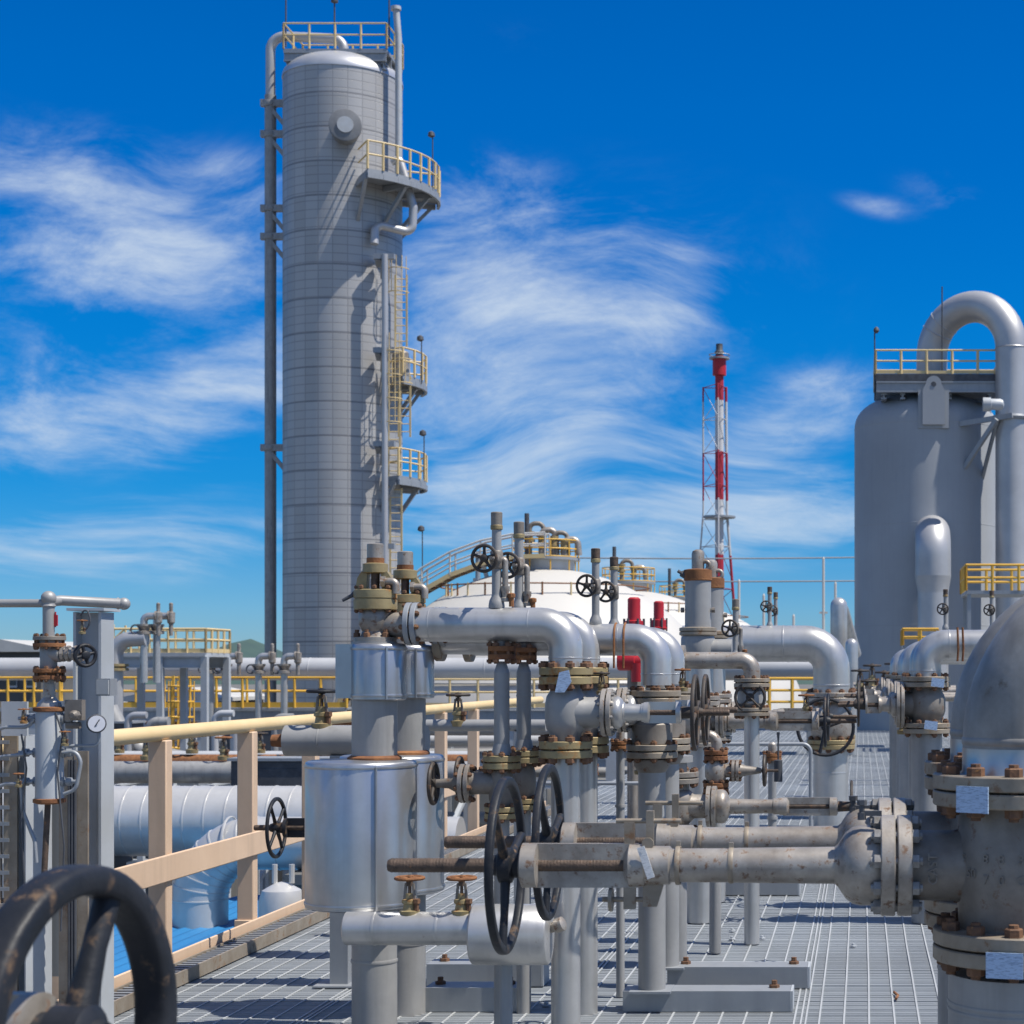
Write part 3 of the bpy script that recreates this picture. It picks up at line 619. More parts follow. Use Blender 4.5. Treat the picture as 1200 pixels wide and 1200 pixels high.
def sphere(i, Y, X, label):
    Rs = 7.3; cz = 5.3-Rs
    t = thing('storage_sphere', label, 'storage tank', (X,Y,GZ), 'white storage spheres in a row')
    m = MB(); m.ball((X,Y,cz), Rs, ZA, 96, 48); m.build('shell', 'white', t, ang=180)
    for k in range(9):
        q = 2*PI*k/9+.2; m = MB(); m.cyl((X+Rs*.97*math.cos(q),Y+Rs*.97*math.sin(q),GZ),(X+Rs*.97*math.cos(q),Y+Rs*.97*math.sin(q),cz), .3, seg=14); m.build('leg', 'white', t)
    for zz in (-1.55, 1.0) if i == 0 else (-1.55,):
        rr = math.sqrt(max(.1,Rs*Rs-(zz-cz)**2)); m = MB(); m.torus((X,Y,zz), ZA, rr+.08, .05, .05, 96, 6); m.build('ring_pipe', 'rust' if zz < 0 else 'white', t)
    zt = 5.3+.30
    m = MB(); m.lathe((X,Y,zt), ZA, [(0,1.3),(.1,1.3)], 32); pl = m.build('platform', 'steel', t)
    m = MB(); m.lathe((X,Y,zt-.9), ZA, [(0,1.0),(.9,1.1)], 24); m.build('collar', 'steelpale', pl)
    for k in range(10):
        q = 2*PI*k/10; m = MB(); m.cyl((X+1.25*math.cos(q),Y+1.25*math.sin(q),zt-.4),(X+1.25*math.cos(q),Y+1.25*math.sin(q),zt+.7), .026, seg=6); m.build('post', 'yellow', pl)
    for h in (.12,.42,.75): m = MB(); m.torus((X,Y,zt+h), ZA, 1.25, .022, .028, 32, 6); m.build('rail', 'yellow', pl)
    for k, (dx, hh) in enumerate(((-.55,1.4),(-.1,1.15),(.35,1.05),(.75,.8)) if i == 0 else ((-.3,1.1),(.3,.8))):
        m = MB(); m.tube(route([(X+dx,Y-.3,zt-.6),(X+dx,Y-.3,zt+hh),(X+dx+.5,Y-.2,zt+hh),(X+dx+.55,Y-.2,zt+.2)],.22), .09+.03*(k%2), 12); m.build('vent_pipe', 'castpale' if k % 2 else 'cast', t)
        m = MB(); m.lathe((X+dx,Y-.3,zt+hh*.5), ZA, [(0,.2),(.08,.2),(.09,.13),(.3,.13),(.31,.2),(.39,.2)], 12); m.build('vent_valve', 'brass', t)
    m = MB(); m.cyl((X-.6,Y-.6,zt),(X-.6,Y-.6,zt+1.75), .09, seg=8); m.build('mast', 'darksteel', t)
    for k in range(-4,7):
        q = -.9+k*.16; m = MB(); x = X+math.sin(q+.5)*5.2; rr = 5.2
        e = Vector((math.sin(q+.5),-.55,0)); e = e.normalized()*3.9; z = cz+math.sqrt(Rs*Rs-3.9*3.9)
        m.cyl((X+e.x,Y+e.y,z-.1),(X+e.x,Y+e.y,z+.45), .035, seg=6); m.build('hydrant_nozzle', 'rust' if k % 2 else 'paleyellow', t)
    m = MB(); zz = cz+math.sqrt(Rs*Rs-3.9*3.9)+.4; m.torus((X,Y,zz), ZA, 3.9, .03, .03, 48, 6); m.build('spray_ring', 'rust', t)
    if i == 0:      # curved stair climbing the left flank
        path = [Vector((X+(Rs+.4)*math.cos(q), Y-1.2, cz+(Rs+.4)*math.sin(q))) for q in [R(178-9*k) for k in range(11)]]
        for sy in (-.45,.45):
            m = MB()
            for a, b in zip(path, path[1:]): m.beam(a+YA*sy, b+YA*sy, .05,.16, up=YA.cross(b-a))
            m.build('stringer', 'paleyellow', t)
            m = MB(); m.tube([p+YA*sy+ZA*.85 for p in path], .04, 6); m.tube([p+YA*sy+ZA*.45 for p in path], .03, 6)
            for p in path: m.cyl(p+YA*sy, p+YA*sy+ZA*.85, .035, seg=6)
            m.build('stair_railing', 'white', t)
        m = MB()
        for a, b in zip(path, path[1:]):
            for k in range(4): m.box(a+(b-a)*(k/4), (.3,.86,.05))
        m.build('treads', 'rust', t)
        for p in path[2::3]: m = MB(); m.beam(p, Vector((X,Y-1.2,cz))+(p-Vector((X,Y-1.2,cz)))*.9, .14,.14); m.build('stair_bracket', 'white', t)
sphere(0, 68., -12.0, 'big white storage sphere with curved stair up its left flank')
sphere(1, 86., -11.2, 'second white storage sphere half hidden behind the biggest one')
sphere(2, 104., -10.5, 'farthest white storage sphere, only its cap showing beside the flare')

def grey_tank():
    Y = 42.; c = Vector((X_(1088,Y), Y+1.7, 0)); r = 1.74; zt = Z_(492,Y)
    t = thing('process_vessel', 'big grey upright vessel with domed top on the right', 'vessel', (c.x,c.y,GZ))
    m = MB(); hd = Z_(450,Y)-zt
    m.lathe((c.x,c.y,GZ), ZA, [(0,r),(zt-GZ,r)]+[(zt-GZ+hd*math.sin(q)**.9 if q > 0 else zt-GZ, r*math.cos(q)**.8) for q in [PI/2*i/14 for i in range(1,14)]]+[(zt-GZ+hd,0)], 96); sh = m.build('shell', 'tank', t, ang=60)
    for zz in (Z_(492,Y)-.02, Z_(492,Y)-2.4, Z_(492,Y)-4.8): m = MB(); m.torus((c.x,c.y,zz), ZA, r-.004, .010,.02, 96, 6); m.build('weld_seam', 'tank', sh)
    yf = c.y-r; xl = X_(1094,yf)
    m = MB(); zl, zh = Z_(498,yf), Z_(441,yf); w = S(13,yf)
    m.prism([(xl-w,yf-.10,zl),(xl+w,yf-.10,zl),(xl+w,yf-.10,zh-w*1.3)]+[(xl+w*.7*math.cos(q),yf-.10,zh-w*.7+w*.7*math.sin(q)) for q in [PI*i/8 for i in range(9)]]+[(xl-w,yf-.10,zh-w*1.3)], (0,.07,0)); lug = m.build('lifting_lug', 'tank', t)
    m = MB(); m.lathe((xl,yf-.101,zh-w*.75), -YA, [(0,.06),(.008,.055)], 16); m.build('eye', 'darksteel', lug)
    m = MB(); m.box((xl,yf+.05,(zl+zh)/2-.2), (S(36,yf),.14,(zh-zl)*.78)); m.build('pad_plate', 'tank', t)
    za = Z_(436,Y-.2); x0, x1 = X_(1026,Y), X_(1176,Y)
    m = MB(); m.box(((x0+x1)/2,c.y-.2,za-.08), (x1-x0,2.9,.16)); pl = m.build('platform', 'darksteel', t)
    m = MB()
    for yy in (c.y-1.6,c.y-.6,c.y+.5,c.y+1.2): m.ibeam((x0+.02,yy,za-.3),(x1-.02,yy,za-.3), .12,.26,.04, up=ZA)
    for xx in (x0+.2,c.x-.6,c.x+.5,x1-.3): m.ibeam((xx,c.y-1.5,za-.5),(xx,c.y+1.2,za-.5), .12,.14,.04, up=ZA)
    m.build('support_beam', 'steel', t)
    for p0, p1 in (((x0,c.y-1.62),(x1,c.y-1.62)),((x0,c.y-1.62),(x0,c.y+1.2)),((x0,c.y+1.2),(x1,c.y+1.2)),((x1,c.y-1.62),(x1,c.y+1.2))):
        rails(pl, [p0,p1], za, za+.56, (1,.55), .022, 'paleyellow', .62, .034, kick=.07)
    for px, y1 in ((1025,388),(1104,336)):
        m = MB(); m.cyl(P(px,470,Y+.2),P(px,y1,Y+.2), .016, seg=6)
        if px < 1050: m.lathe(P(px+2,y1,Y+.2), ZA, [(-.05,.03),(0,.07),(.06,.06),(.1,.02)], 10)
        m.build('lightning_rod', 'darksteel', t)
    # overhead U bend: leaves the dome, arches forward and drops in front
    rp = S(18.5,42.2); pa = Vector((X_(1092,43.2),43.2,Z_(452,43))); pb = Vector((X_(1185,42.0),42.0,0))
    pts = [pa]; zc = Z_(408,42); ax = Vector((pb.x-pa.x,pb.y-pa.y,0)); mid = Vector(((pa.x+pb.x)/2,(pa.y+pb.y)/2,zc)); hl = ax.length/2
    pts += arc(mid, -ax.normalized(), ZA, hl, 0, PI, 24); pts += [Vector((pb.x,pb.y,GZ))]
    pts[-2:-2] = []
    m = MB(); m.tube(pts, rp, 36)
    for q in (.55,.8,PI):
        p = mid+(-ax.normalized()*math.cos(q)+ZA*math.sin(q))*hl; tn = (ax.normalized()*math.sin(q)+ZA*math.cos(q)); m.torus(p, tn, rp-.004, .018,.018, 36, 6)
    tag(m.build('overhead_pipe', 'silver_far', None, loc=(pb.x,pb.y,GZ)), 'thick silver pipe arching out of the grey vessel top', 'pipe')
    # guide bracket between the drop leg and the vessel
    z = Z_(490,42.); m = MB()
    m.beam((pb.x,41.55,z),(c.x+.75,c.y-1.56,z-.12), .09,.12, up=ZA); m.beam((pb.x-rp-.0,41.6,z-.08),(c.x+.85,c.y-1.5,z-1.15), .09,.1); m.beam((pb.x-rp+.02,41.75,z-.08),(c.x+1.3,c.y-1.1,z-1.35), .07,.08)
    m.torus((pb.x,pb.y,z), ZA, rp+.04, .04,.06, 32, 6); m.build('guide_bracket', 'steel', t)
    m = MB(); q = P(1160,474,41); m.lathe(q, XA, [(-.16,.16),(.02,.16),(.03,.13),(.24,.13),(.3,.1),(.33,0)], 20); m.build('nozzle', 'steelpale', t)
    # side outlet elbow running down
    rn = S(22,39.6); xn = X_(1096,40)
    m = MB(); m.tube([(xn,c.y-r*.6,Z_(617,40))]+arc((xn,yf-.12,Z_(617,40)-rn*1.35),ZA,-YA,rn*1.35,0,PI/2,12)+[(xn,yf-.12-rn*1.35,Z_(670,39.5))], rn, 32)
    m.lathe((xn,yf-.12-rn*1.35,Z_(670,39.5)), -ZA, [(0,rn*1.01),(S(20,39.5),rn*.86),(S(21,39.5),rn*.86),(S(1000,39.5)*.25,rn*.85)], 32)
    tag(m.build('outlet_pipe', 'silver_far', None, loc=(xn,yf-.5,Z_(900,39.5))), 'silver elbow leaving the front face of the grey vessel and dropping down', 'pipe')
grey_tank()

def flare():
    Y = 150.; x = X_(843,Y)
    t = thing('flare_stack', 'red and white banded flare stack in a lattice derrick', 'flare stack', (x,Y,GZ))
    m = MB(); m.cyl((x,Y,GZ),(x,Y,Z_(432,Y)), S(5,Y), seg=20); m.build('riser', 'bands', t)
    m = MB(); m.cyl((x,Y,Z_(440,Y)),(x,Y,Z_(418,Y)), S(8,Y), seg=16); m.build('windshield', 'red', t)
    m = MB(); m.lathe((x,Y,Z_(420,Y)), ZA, [(0,S(5,Y)),(.4,S(4.5,Y)),(.5,S(6,Y)),(.7,S(4,Y)),(1.2,S(4,Y))], 16); m.build('burner_tip', 'darksteel', t)
    m = MB(); m.lathe((x,Y,Z_(421,Y)), ZA, [(0,S(12,Y)),(.12,S(12,Y))], 20); m.torus((x,Y,Z_(416,Y)), ZA, S(12,Y), .04,.04, 20, 5); m.build('top_ring', 'steel', t)
    def leg(px0, px1, px2, dy):
        pt = [(X_(px0,Y),Y+dy*.5,Z_(452,Y)),(X_(px1,Y),Y+dy*.6,Z_(600,Y)),(X_(px2,Y),Y+dy,Z_(800,Y))]; q = (px2-px1)/200
        pt[-1] = (X_(px2+q*140,Y), Y+dy*1.4, GZ)
        m = MB(); m.tube(pt, S(1.0 if px0 < 845 else 1.6,Y), 8); m.build('derrick_leg', 'bands', t); return pt
    a = leg(823,823,806,1.5); b = leg(850,851,866,1.5); c_ = leg(843,844,846,-3.2)
    def at(pt, z):
        for p, q in zip(pt, pt[1:]):
            if q[2] <= z <= p[2]: f = (z-q[2])/(p[2]-q[2]); return Vector(q)+(Vector(p)-Vector(q))*f
        return Vector(pt[0])
    for k, py in enumerate((453,491,530,569,608,640,690,740,790)):
        m = MB(); zs = Z_(py,Y); zn = Z_(py+38,Y)
        for u_, v_ in ((a,b),(b,c_),(c_,a)):
            m.cyl(at(u_,zs),at(v_,zs), .034, seg=5)
            m.cyl(at(u_,zn),at(v_,zs), .028, seg=5)
        m.build('lattice_brace', 'bands', t)
    for py in (607,):
        m = MB(); m.lathe((x,Y,Z_(py,Y)), ZA, [(0,S(19,Y)),(.15,S(19,Y))], 16); m.build('rest_platform', 'steel', t)
flare()
# distant masts and wires
for px, py, Y, lab in ((965,655,110,'tallest thin white mast between flare and grey vessel'),(866,681,112,'thin white mast just right of the flare stack foot'),(895,698,112,'short white mast above the long silver elbow'),(930,722,112,'shortest white mast, a stub above the silver pipe'),(979,684,108,'thin white mast rising behind the bent grey pipe')):
    m = MB(); m.cyl((X_(px,Y),Y,GZ),(X_(px,Y),Y,Z_(py,Y)), S(2.1,Y), S(1.5,Y), seg=8); m.box((X_(px,Y),Y,Z_(py+63,Y)), (.5,.12,.12)); m.lathe((X_(px,Y),Y,Z_(py,Y)), ZA, [(0,S(1.6,Y)),(.12,.03)], 8)
    tag(m.build('mast', 'white', None, loc=(X_(px,Y),Y,GZ)), lab, 'mast')
for py, lab in ((652,'upper overhead wire crossing the sky beside the flare'),(680,'lower overhead wire crossing the sky beside the flare')):
    m = MB(); pts = []
    for i in range(25):
        f = i/24; px = 560+f*520; p = P(px, py+(2.5 if py < 660 else 1.5)*(4*f*(1-f)), 120); pts.append(p)
    m.tube(pts, .055, 6); tag(m.build('overhead_wire', 'steel', None, loc=pts[0]), lab, 'wire', 'overhead wires')
for px, lab in ((560,'steel pylon post hidden behind the white spheres holding wires'),(1080,'steel pylon post behind the grey vessel holding wires')):
    m = MB(); m.cyl((X_(px,120),120,GZ),(X_(px,120),120,Z_(646,120)), .3,.16, seg=10); m.box((X_(px,120),120,Z_(652,120)), (.3,1.6,.2)); m.box((X_(px,120),120,Z_(680,120)), (.3,1.6,.2)); tag(m.build('wire_post', 'steel', None, loc=(X_(px,120),120,GZ)), lab, 'pole')

# trees beyond the rack
def tree(px, Y, h, w, label):
    x = X_(px,Y); t = thing('tree', label, 'tree', (x,Y,GZ), 'trees beyond the pipe rack')
    m = MB(); m.tube([(x,Y,GZ),(x+.1,Y,GZ+h*.3),(x-.1,Y,GZ+h*.62)], [.32,.24,.1], 8)
    for k in range(6):
        q = k*1.05; m.tube([(x,Y,GZ+h*(.32+.04*k)),(x+math.cos(q)*w*.5,Y+math.sin(q)*w*.5,GZ+h*(.55+.05*k))], [.13,.04], 6)
    m.build('trunk', 'bark', t)
    m = MB(); rnd = random.Random(int(px)); cl = [(rnd.uniform(-1,1)*w*.75,rnd.uniform(-1,1)*w*.75,h*rnd.uniform(.5,.95),rnd.uniform(.3,.55)*w) for _ in range(13)]
    for cx_, cy_, cz_, cr in cl:
        for _ in range(130):
            d_ = Vector((rnd.gauss(0,1),rnd.gauss(0,1),rnd.gauss(0,.8))).normalized()*cr*rnd.random()**.4
            p = Vector((x+cx_,Y+cy_,GZ+cz_))+d_; q = Vector((rnd.gauss(0,1),rnd.gauss(0,1),rnd.gauss(0,1))).normalized(); a = q.orthogonal().normalized(); b = q.cross(a); s = rnd.uniform(.16,.34)
            m.add([p-a*s,p-b*s*.6,p+a*s,p+b*s*.6], [(0,1,2,3)])
    m.build('crown', 'leaf', t, recalc=False, ang=180)
for a in ((-15,93,10,3.2,'leafy tree behind the rack at the far left edge'),(120,96,10.5,3.4,'leafy tree behind the stair of the rack'),(300,92,9.6,3.,'leafy tree seen under the yellow walkway beside its column'),(375,94,9.8,3.,'leafy tree behind the dark horizontal pipe'),(215,95,9.2,3.,'leafy tree behind the yellow caged ladder'),(900,95,9.5,3.,'leafy tree behind the yellow railing under the silver elbow')): tree(*a)
# ================================================================== middle distance: pipe rack on the left
YR = 55.; ur = YR/F
xl, xr = X_(-70,YR), X_(1045,YR)
pipe('header_pipe', 'long white pipe running level across the whole rack', [(xl,YR+1.2,Z_(784,YR)),(xr,YR+1.2,Z_(784,YR))], 1, S(13.5,YR), 'whitepipe', 28, welds=[((X_(p,YR),YR+1.2,Z_(784,YR)),XA) for p in (60,230,290,350,560,700)])
wk = thing('walkway', 'long grey walkway with yellow guard rails along the rack', 'walkway', (X_(170,YR),YR,Z_(832,YR)))
zd = Z_(829,YR); x0, x1 = X_(-70,YR), X_(413,YR)
m = MB(); m.box(((x0+x1)/2,YR,zd-.03), (x1-x0,1.3,.06)); m.build('floor_grating', 'steel', wk)
for dy in (-.66,.66): m = MB(); m.ibeam((x0,YR+dy,zd-.24),(x1,YR+dy,zd-.24), .14,.34,.03, up=ZA); m.build('edge_beam', 'steel', wk)
rails(wk, [(x0,YR-.62),(x1,YR-.62)], zd, Z_(794,YR), (1.,.55), .034, 'yellow', .8, .045, kick=.16)
rails(wk, [(x0,YR+.62),(x1,YR+.62)], zd, Z_(794,YR), (1.,.55), .03, 'yellow', 1.2, .04)
w2 = thing('walkway', 'short walkway with pale yellow rails between column and silver elbows', 'walkway', (X_(620,YR),YR,Z_(832,YR)))
xa, xb = X_(500,YR), X_(760,YR)
m = MB(); m.box(((xa+xb)/2,YR,zd-.03), (xb-xa,1.3,.06)); m.build('floor_grating', 'steel', w2)
m = MB(); m.ibeam((xa,YR-.66,zd-.24),(xb,YR-.66,zd-.24), .14,.34,.03, up=ZA); m.build('edge_beam', 'steel', w2)
rails(w2, [(xa,YR-.62),(xb,YR-.62)], zd, Z_(796,YR), (1.,.55), .03, 'paleyellow', .9, .04, kick=.14)
w3 = thing('walkway', 'yellow railed stage below the long silver elbow', 'walkway', (X_(915,30),30,Z_(838,30)))
zc = Z_(836,30); xa, xb = X_(875,30), X_(955,30)
m = MB(); m.box(((xa+xb)/2,30.6,zc-.04), (xb-xa,1.3,.08)); m.build('floor_grating', 'steel', w3)
rails(w3, [(xa,30),(xb,30)], zc, Z_(795,30), (1.,.66,.33), .022, 'yellow', .45, .03)
rails(w3, [(xb,30),(xb,31.2)], zc, Z_(795,30), (1.,.66,.33), .022, 'yellow', .6, .03)
for xx in (xa+.1,xb-.1): m = MB(); m.beam((xx,30.6,0),(xx,30.6,zc-.08), .12,.12); m.build('leg', 'steel', w3)
# rack frame
rk = thing('pipe_rack', 'grey steel frame carrying pipes under the yellow walkway', 'pipe rack', (X_(200,YR),YR,GZ))
for px in (12,128,247,366,480,600,720):
    for dy in (-.5,5.):
        m = MB(); m.ibeam((X_(px,YR),YR+dy,GZ),(X_(px,YR),YR+dy,zd-.42), .34,.34,.05, up=YA); m.build('column', 'steelpale', rk)
for py in (893,918,1010):
    for dy in (-.5,5.): m = MB(); m.ibeam((xl,YR+dy,Z_(py,YR)),(X_(720,YR),YR+dy,Z_(py,YR)), .2,.26,.04, up=ZA); m.build('beam', 'steelpale', rk)
for a, b in ((128,247),(247,366),(12,128)):
    m = MB(); m.beam((X_(a,YR),YR-.45,Z_(958,YR)),(X_((a+b)/2,YR),YR-.45,Z_(915,YR)), .16,.16); m.beam((X_(b,YR),YR-.45,Z_(945,YR)),(X_((a+b)/2,YR),YR-.45,Z_(897,YR)), .16,.16)
    m.beam((X_(b,YR),YR-.45,Z_(905,YR)),(X_(b-40,YR),YR-.45,Z_(868,YR)), .12,.12); m.build('brace', 'steelpale', rk)
for px in (60,180,247,300,366):
    m = MB(); m.ibeam((X_(px,YR),YR-.5,Z_(918,YR)+.16),(X_(px,YR),YR+5,Z_(918,YR)+.16), .2,.26,.04, up=ZA); m.build('cross_beam', 'steelpale', rk)
for py, rr, dy, mt, lab in ((888,11,1.0,'pipe','thickest grey pipe lying on the lower rack level'),(856,6,2.2,'silver_far','thin silver pipe hung below the walkway'),(868,7,3.4,'whitepipe','pale pipe behind the rack under the walkway'),(905,6,3.0,'pipe','thin grey pipe beneath the thickest rack pipe'),(846,5,4.2,'rust','rusty brown thin pipe under the walkway'),(960,9,1.6,'pipe','grey pipe on the bottom rack level')):
    y_ = YR+dy; pipe('rack_pipe', lab, [(xl,y_,Z_(py,y_)),(X_(720,y_),y_,Z_(py,y_))], 1, S(rr,y_), mt, 16, group='pipes on the rack')
# swan-neck branches on the header
def swan(px, py, Y, s, label, bottom=845):
    k = Y/F; x = X_(px,Y); zt = Z_(py,Y)
    t = thing('swan_neck_valve', label, 'valve', (x,Y,Z_(bottom,Y)), 'swan neck branches along the white pipe')
    m = MB(); m.tube(route([(x-7*k*s,Y,Z_(bottom,Y)),(x-7*k*s,Y,zt),(x+6*k*s,Y,zt)],6*k*s,8), 4*k*s, 14); m.build('elbow', 'silver', t)
    m = MB(); m.lathe((x+6*k*s,Y,zt), XA, [(0,6*k*s),(2*k*s,6*k*s)], 14); m.lathe((x-7*k*s,Y,zt-20*k*s), ZA, [(0,8*k*s),(3*k*s,8*k*s),(4*k*s,5*k*s),(8*k*s,7*k*s),(9*k*s,8*k*s),(11*k*s,8*k*s)], 14); m.build('flange', 'castpale', t)
    m = MB(); m.lathe((x+9*k*s,Y,zt), ZA, [(-22*k*s,2*k*s),(-9*k*s,2.4*k*s),(-7*k*s,4.2*k*s),(4*k*s,4.4*k*s),(5*k*s,2*k*s),(14*k*s,2.2*k*s),(15*k*s,1*k*s)], 12); m.build('relief_valve', 'castpale', t)
    m = MB(); m.torus((x-14*k*s,Y-6*k*s,zt-15*k*s), YA, 5*k*s, .9*k*s); m.build('handwheel', 'darksteel', t)
for px, lab in ((254,'leftmost swan neck branch rising past the white pipe'),(271,'second swan neck branch, close beside the leftmost'),(310,'third swan neck branch, left of the tall column riser'),(340,'rightmost swan neck branch in front of the tall column')): swan(px, 769, 53.5, 1., lab)
swan(176, 722, 44., 1.05, 'left one of two high swan necks above the upper stage', 800); swan(191, 722, 44.4, 1.05, 'right one of two high swan necks above the upper stage', 800)
# upper stage with stair
YU = 46.; st = thing('platform', 'upper steel stage with yellow rails and stair on the left', 'platform', (X_(185,YU),YU,Z_(800,YU)))
zu = Z_(765,YU); xa, xb = X_(132,YU), X_(242,YU)
m = MB(); m.box(((xa+xb)/2,YU+.8,zu-.05), (xb-xa,1.8,.1)); m.build('floor_grating', 'steelpale', st)
for dy in (0,1.7): m = MB(); m.ibeam((xa,YU+dy,zu-.25),(xb,YU+dy,zu-.25), .14,.28,.03, up=ZA); m.build('beam', 'steelpale', st)
for px in (136,188,240):
    for dy in (0,1.6): m = MB(); m.beam((X_(px,YU),YU+dy,GZ),(X_(px,YU),YU+dy,zu-.1), .16,.16); m.build('leg', 'steelpale', st)
for p0, p1 in (((xa,YU-.05),(xb,YU-.05)),((xb,YU-.05),(xb,YU+1.7)),((xa,YU+1.7),(xb,YU+1.7))): rails(st, [p0,p1], zu, Z_(737,YU), (1.,.55), .03, 'paleyellow', .5, .035, kick=.1)
for dy in (-.05,.7):
    m = MB(); a = Vector((X_(113,YU),YU+dy,Z_(790,YU))); b = Vector((X_(134,YU),YU+dy,zu)); m.beam(a,b,.06,.26, up=YA); m.build('stringer', 'white', st)
    m = MB(); m.tube([a+ZA*.75,b+ZA*.65],.03,6); m.tube([a+ZA*.4,b+ZA*.35],.025,6)
    for f in (0,.5,1): m.cyl(a+(b-a)*f, a+(b-a)*f+ZA*.72, .03, seg=6)
    m.build('stair_rail', 'paleyellow', st)
m = MB()
for k in range(7): m.box(a+(b-a)*(k/7)-YA*.37, (.16,.72,.03))
m.build('treads', 'steel', st)
pipe('bent_pipe', 'silver elbow turning into the upper stage beside the stair', [(X_(135,44),44,Z_(900,44)),(X_(135,44),44,Z_(750,44)),(X_(172,44),44,Z_(748,44))], S(22,44), S(9,44), 'silver_far', 24, welds=[((X_(135,44),44,Z_(779,44)),ZA)])
m = MB(); m.lathe((X_(135,44),44,Z_(786,44)), ZA, [(0,S(15,44)),(.06,S(15,44)),(.07,S(12,44)),(.1,S(12,44)),(.11,S(15,44)),(.17,S(15,44))], 20); tag(m.build('pipe_flange', 'brass', None, loc=(X_(135,44),44,Z_(786,44))), 'olive flange pair under the silver elbow by the stair', 'flange')
pipe('dropping_pipe', 'grey pipe slanting down below the walkway by the steel post', [(X_(128,42),42,Z_(830,42)),(X_(138,42),42,Z_(850,42)),(X_(165,42),42,Z_(880,42)),(X_(215,42),42,Z_(890,42))], .5, S(10,42), 'pipe', 18)
# caged ladder by the walkway
YL = 50.; ld = thing('caged_ladder', 'yellow caged ladder climbing from the lower level to the walkway', 'ladder', (X_(215,YL),YL,Z_(960,YL)))
for px in (203,211): m = MB(); m.beam((X_(px,YL),YL,Z_(960,YL)),(X_(px,YL),YL,Z_(792,YL)), .07,.05, up=YA); m.build('stile', 'yellow', ld)
z = Z_(955,YL)
while z < Z_(798,YL): m = MB(); m.cyl((X_(203,YL),YL,z),(X_(211,YL),YL,z),.025,seg=6); m.build('rung', 'yellow', ld); z += .3
z = Z_(915,YL)
for k in range(7):
    m = MB(); zz = Z_(912-18*k,YL); m.tube(arc((X_(217,YL),YL-.3,zz),XA,YA,.34,0,2*PI,14), .025, 5); m.build('cage_hoop', 'yellow', ld)
for q in (.2,1.2,2.2,3.2,4.2,5.2): m = MB(); x = X_(217,YL)+.34*math.cos(q); y = YL-.3+.34*math.sin(q); m.cyl((x,y,Z_(912,YL)),(x,y,Z_(798,YL)),.02,seg=5); m.build('cage_bar', 'yellow', ld)
m = MB(); m.box((X_(222,YL),YL,Z_(912,YL)),(1.2,1.,.06)); m.build('landing', 'steelpale', ld)
rails(ld, [(X_(198,YL),YL-.5),(X_(240,YL),YL-.5)], Z_(912,YL), Z_(881,YL), (1.,.5,.1), .03, 'yellow', .28, .03)
# low plant building and boxes far behind the rack
def shed(px0, px1, py, Y, dep, label, win=3):
    x0, x1 = X_(px0,Y), X_(px1,Y); zt = Z_(py,Y); t = thing('plant_building', label, 'building', ((x0+x1)/2,Y,GZ))
    m = MB(); m.box(((x0+x1)/2,Y+dep/2,(GZ+zt)/2), (x1-x0,dep,zt-GZ)); m.build('wall', 'wallgrey', t)
    m = MB(); m.prism([(x0-.3,Y-.3,zt+.003),(x1+.3,Y-.3,zt+.003),(x1+.3,Y-.3,zt+.15),((x0+x1)/2,Y-.3,zt+.55),(x0-.3,Y-.3,zt+.15)], (0,dep+.6,0)); m.build('roof', 'roof', t)
    for k in range(win):
        xc = x0+(x1-x0)*(k+.5)/win; f = MB(); f.box((xc,Y-.01,zt-1.1),((x1-x0)/win*.5,.1,.9)); w = f.build('window', 'steelpale', t); p = MB(); p.box((xc,Y-.07,zt-1.1),((x1-x0)/win*.42,.02,.72)); p.build('pane', 'pane', w)
shed(-40, 48, 764, 78, 8, 'low flat roofed building with dark windows at far left', 4)
shed(150, 250, 822, 72, 6, 'low concrete building behind the caged ladder', 5); shed(270, 420, 846, 84, 6, 'long low building behind the rack, right of the pale column', 6); shed(20, 120, 838, 80, 6, 'low concrete building behind the steel post', 4)
m = MB(); m.box(P(231,838,60),(1.1,.6,.9)); m.box(P(231,838,60)+Vector((0,-.32,0)),(.9,.03,.7)); tag(m.build('control_cabinet', 'blue', None, loc=P(231,855,60)), 'small blue cabinet under the yellow walkway', 'cabinet')
# large insulated mains below deck level
m = MB(); a0 = Vector((X_(-90,24),24,Z_(962,24))); ln = S(560,24); r_ = S(41,24)
m.lathe(a0, XA, [(0,r_),(ln,r_)]+[(ln+r_*.8*math.sin(q),r_*math.cos(q)) for q in [PI/2*i/10 for i in range(1,10)]]+[(ln+r_*.8,0)], 48)
um = tag(m.build('insulated_main', 'insul', None, loc=P(80,1003,24)), 'upper fat banded insulated main running level beyond the railing', 'pipe')
pth = [(X_(540,21.5),21.5,Z_(988,21.5)),(X_(235,21.5),21.5,Z_(988,21.5)),(X_(235,21.5),21.5,Z_(1250,21.5))]
lm = pipe('insulated_main', 'lower insulated main bending down in segments beyond the railing', pth, S(66,21.5), S(31,21.5), 'insul', 48)
cx0 = Vector((X_(235,21.5)+S(66,21.5),21.5,Z_(988,21.5)-S(66,21.5)))
for k in range(9):
    q = PI/2+PI/2*k/8; p = cx0+Vector((math.cos(q),0,math.sin(q)))*S(66,21.5); m = MB(); m.torus(p, Vector((-math.sin(q),0,math.cos(q))), S(31,21.5)+.001, .008,.014, 40, 6); m.build('cladding_band', 'insul', lm)
for px in (270,330,390,450): m = MB(); m.torus((X_(px,21.5),21.5,Z_(988,21.5)), XA, S(31,21.5)+.001, .008,.016, 40, 6); m.build('cladding_band', 'insul', lm)
for px in range(-60,460,24): m = MB(); m.torus((X_(px,24),24,Z_(962,24)), XA, S(41,24)+.001, .008,.014, 40, 6); m.build('cladding_band', 'insul', um)
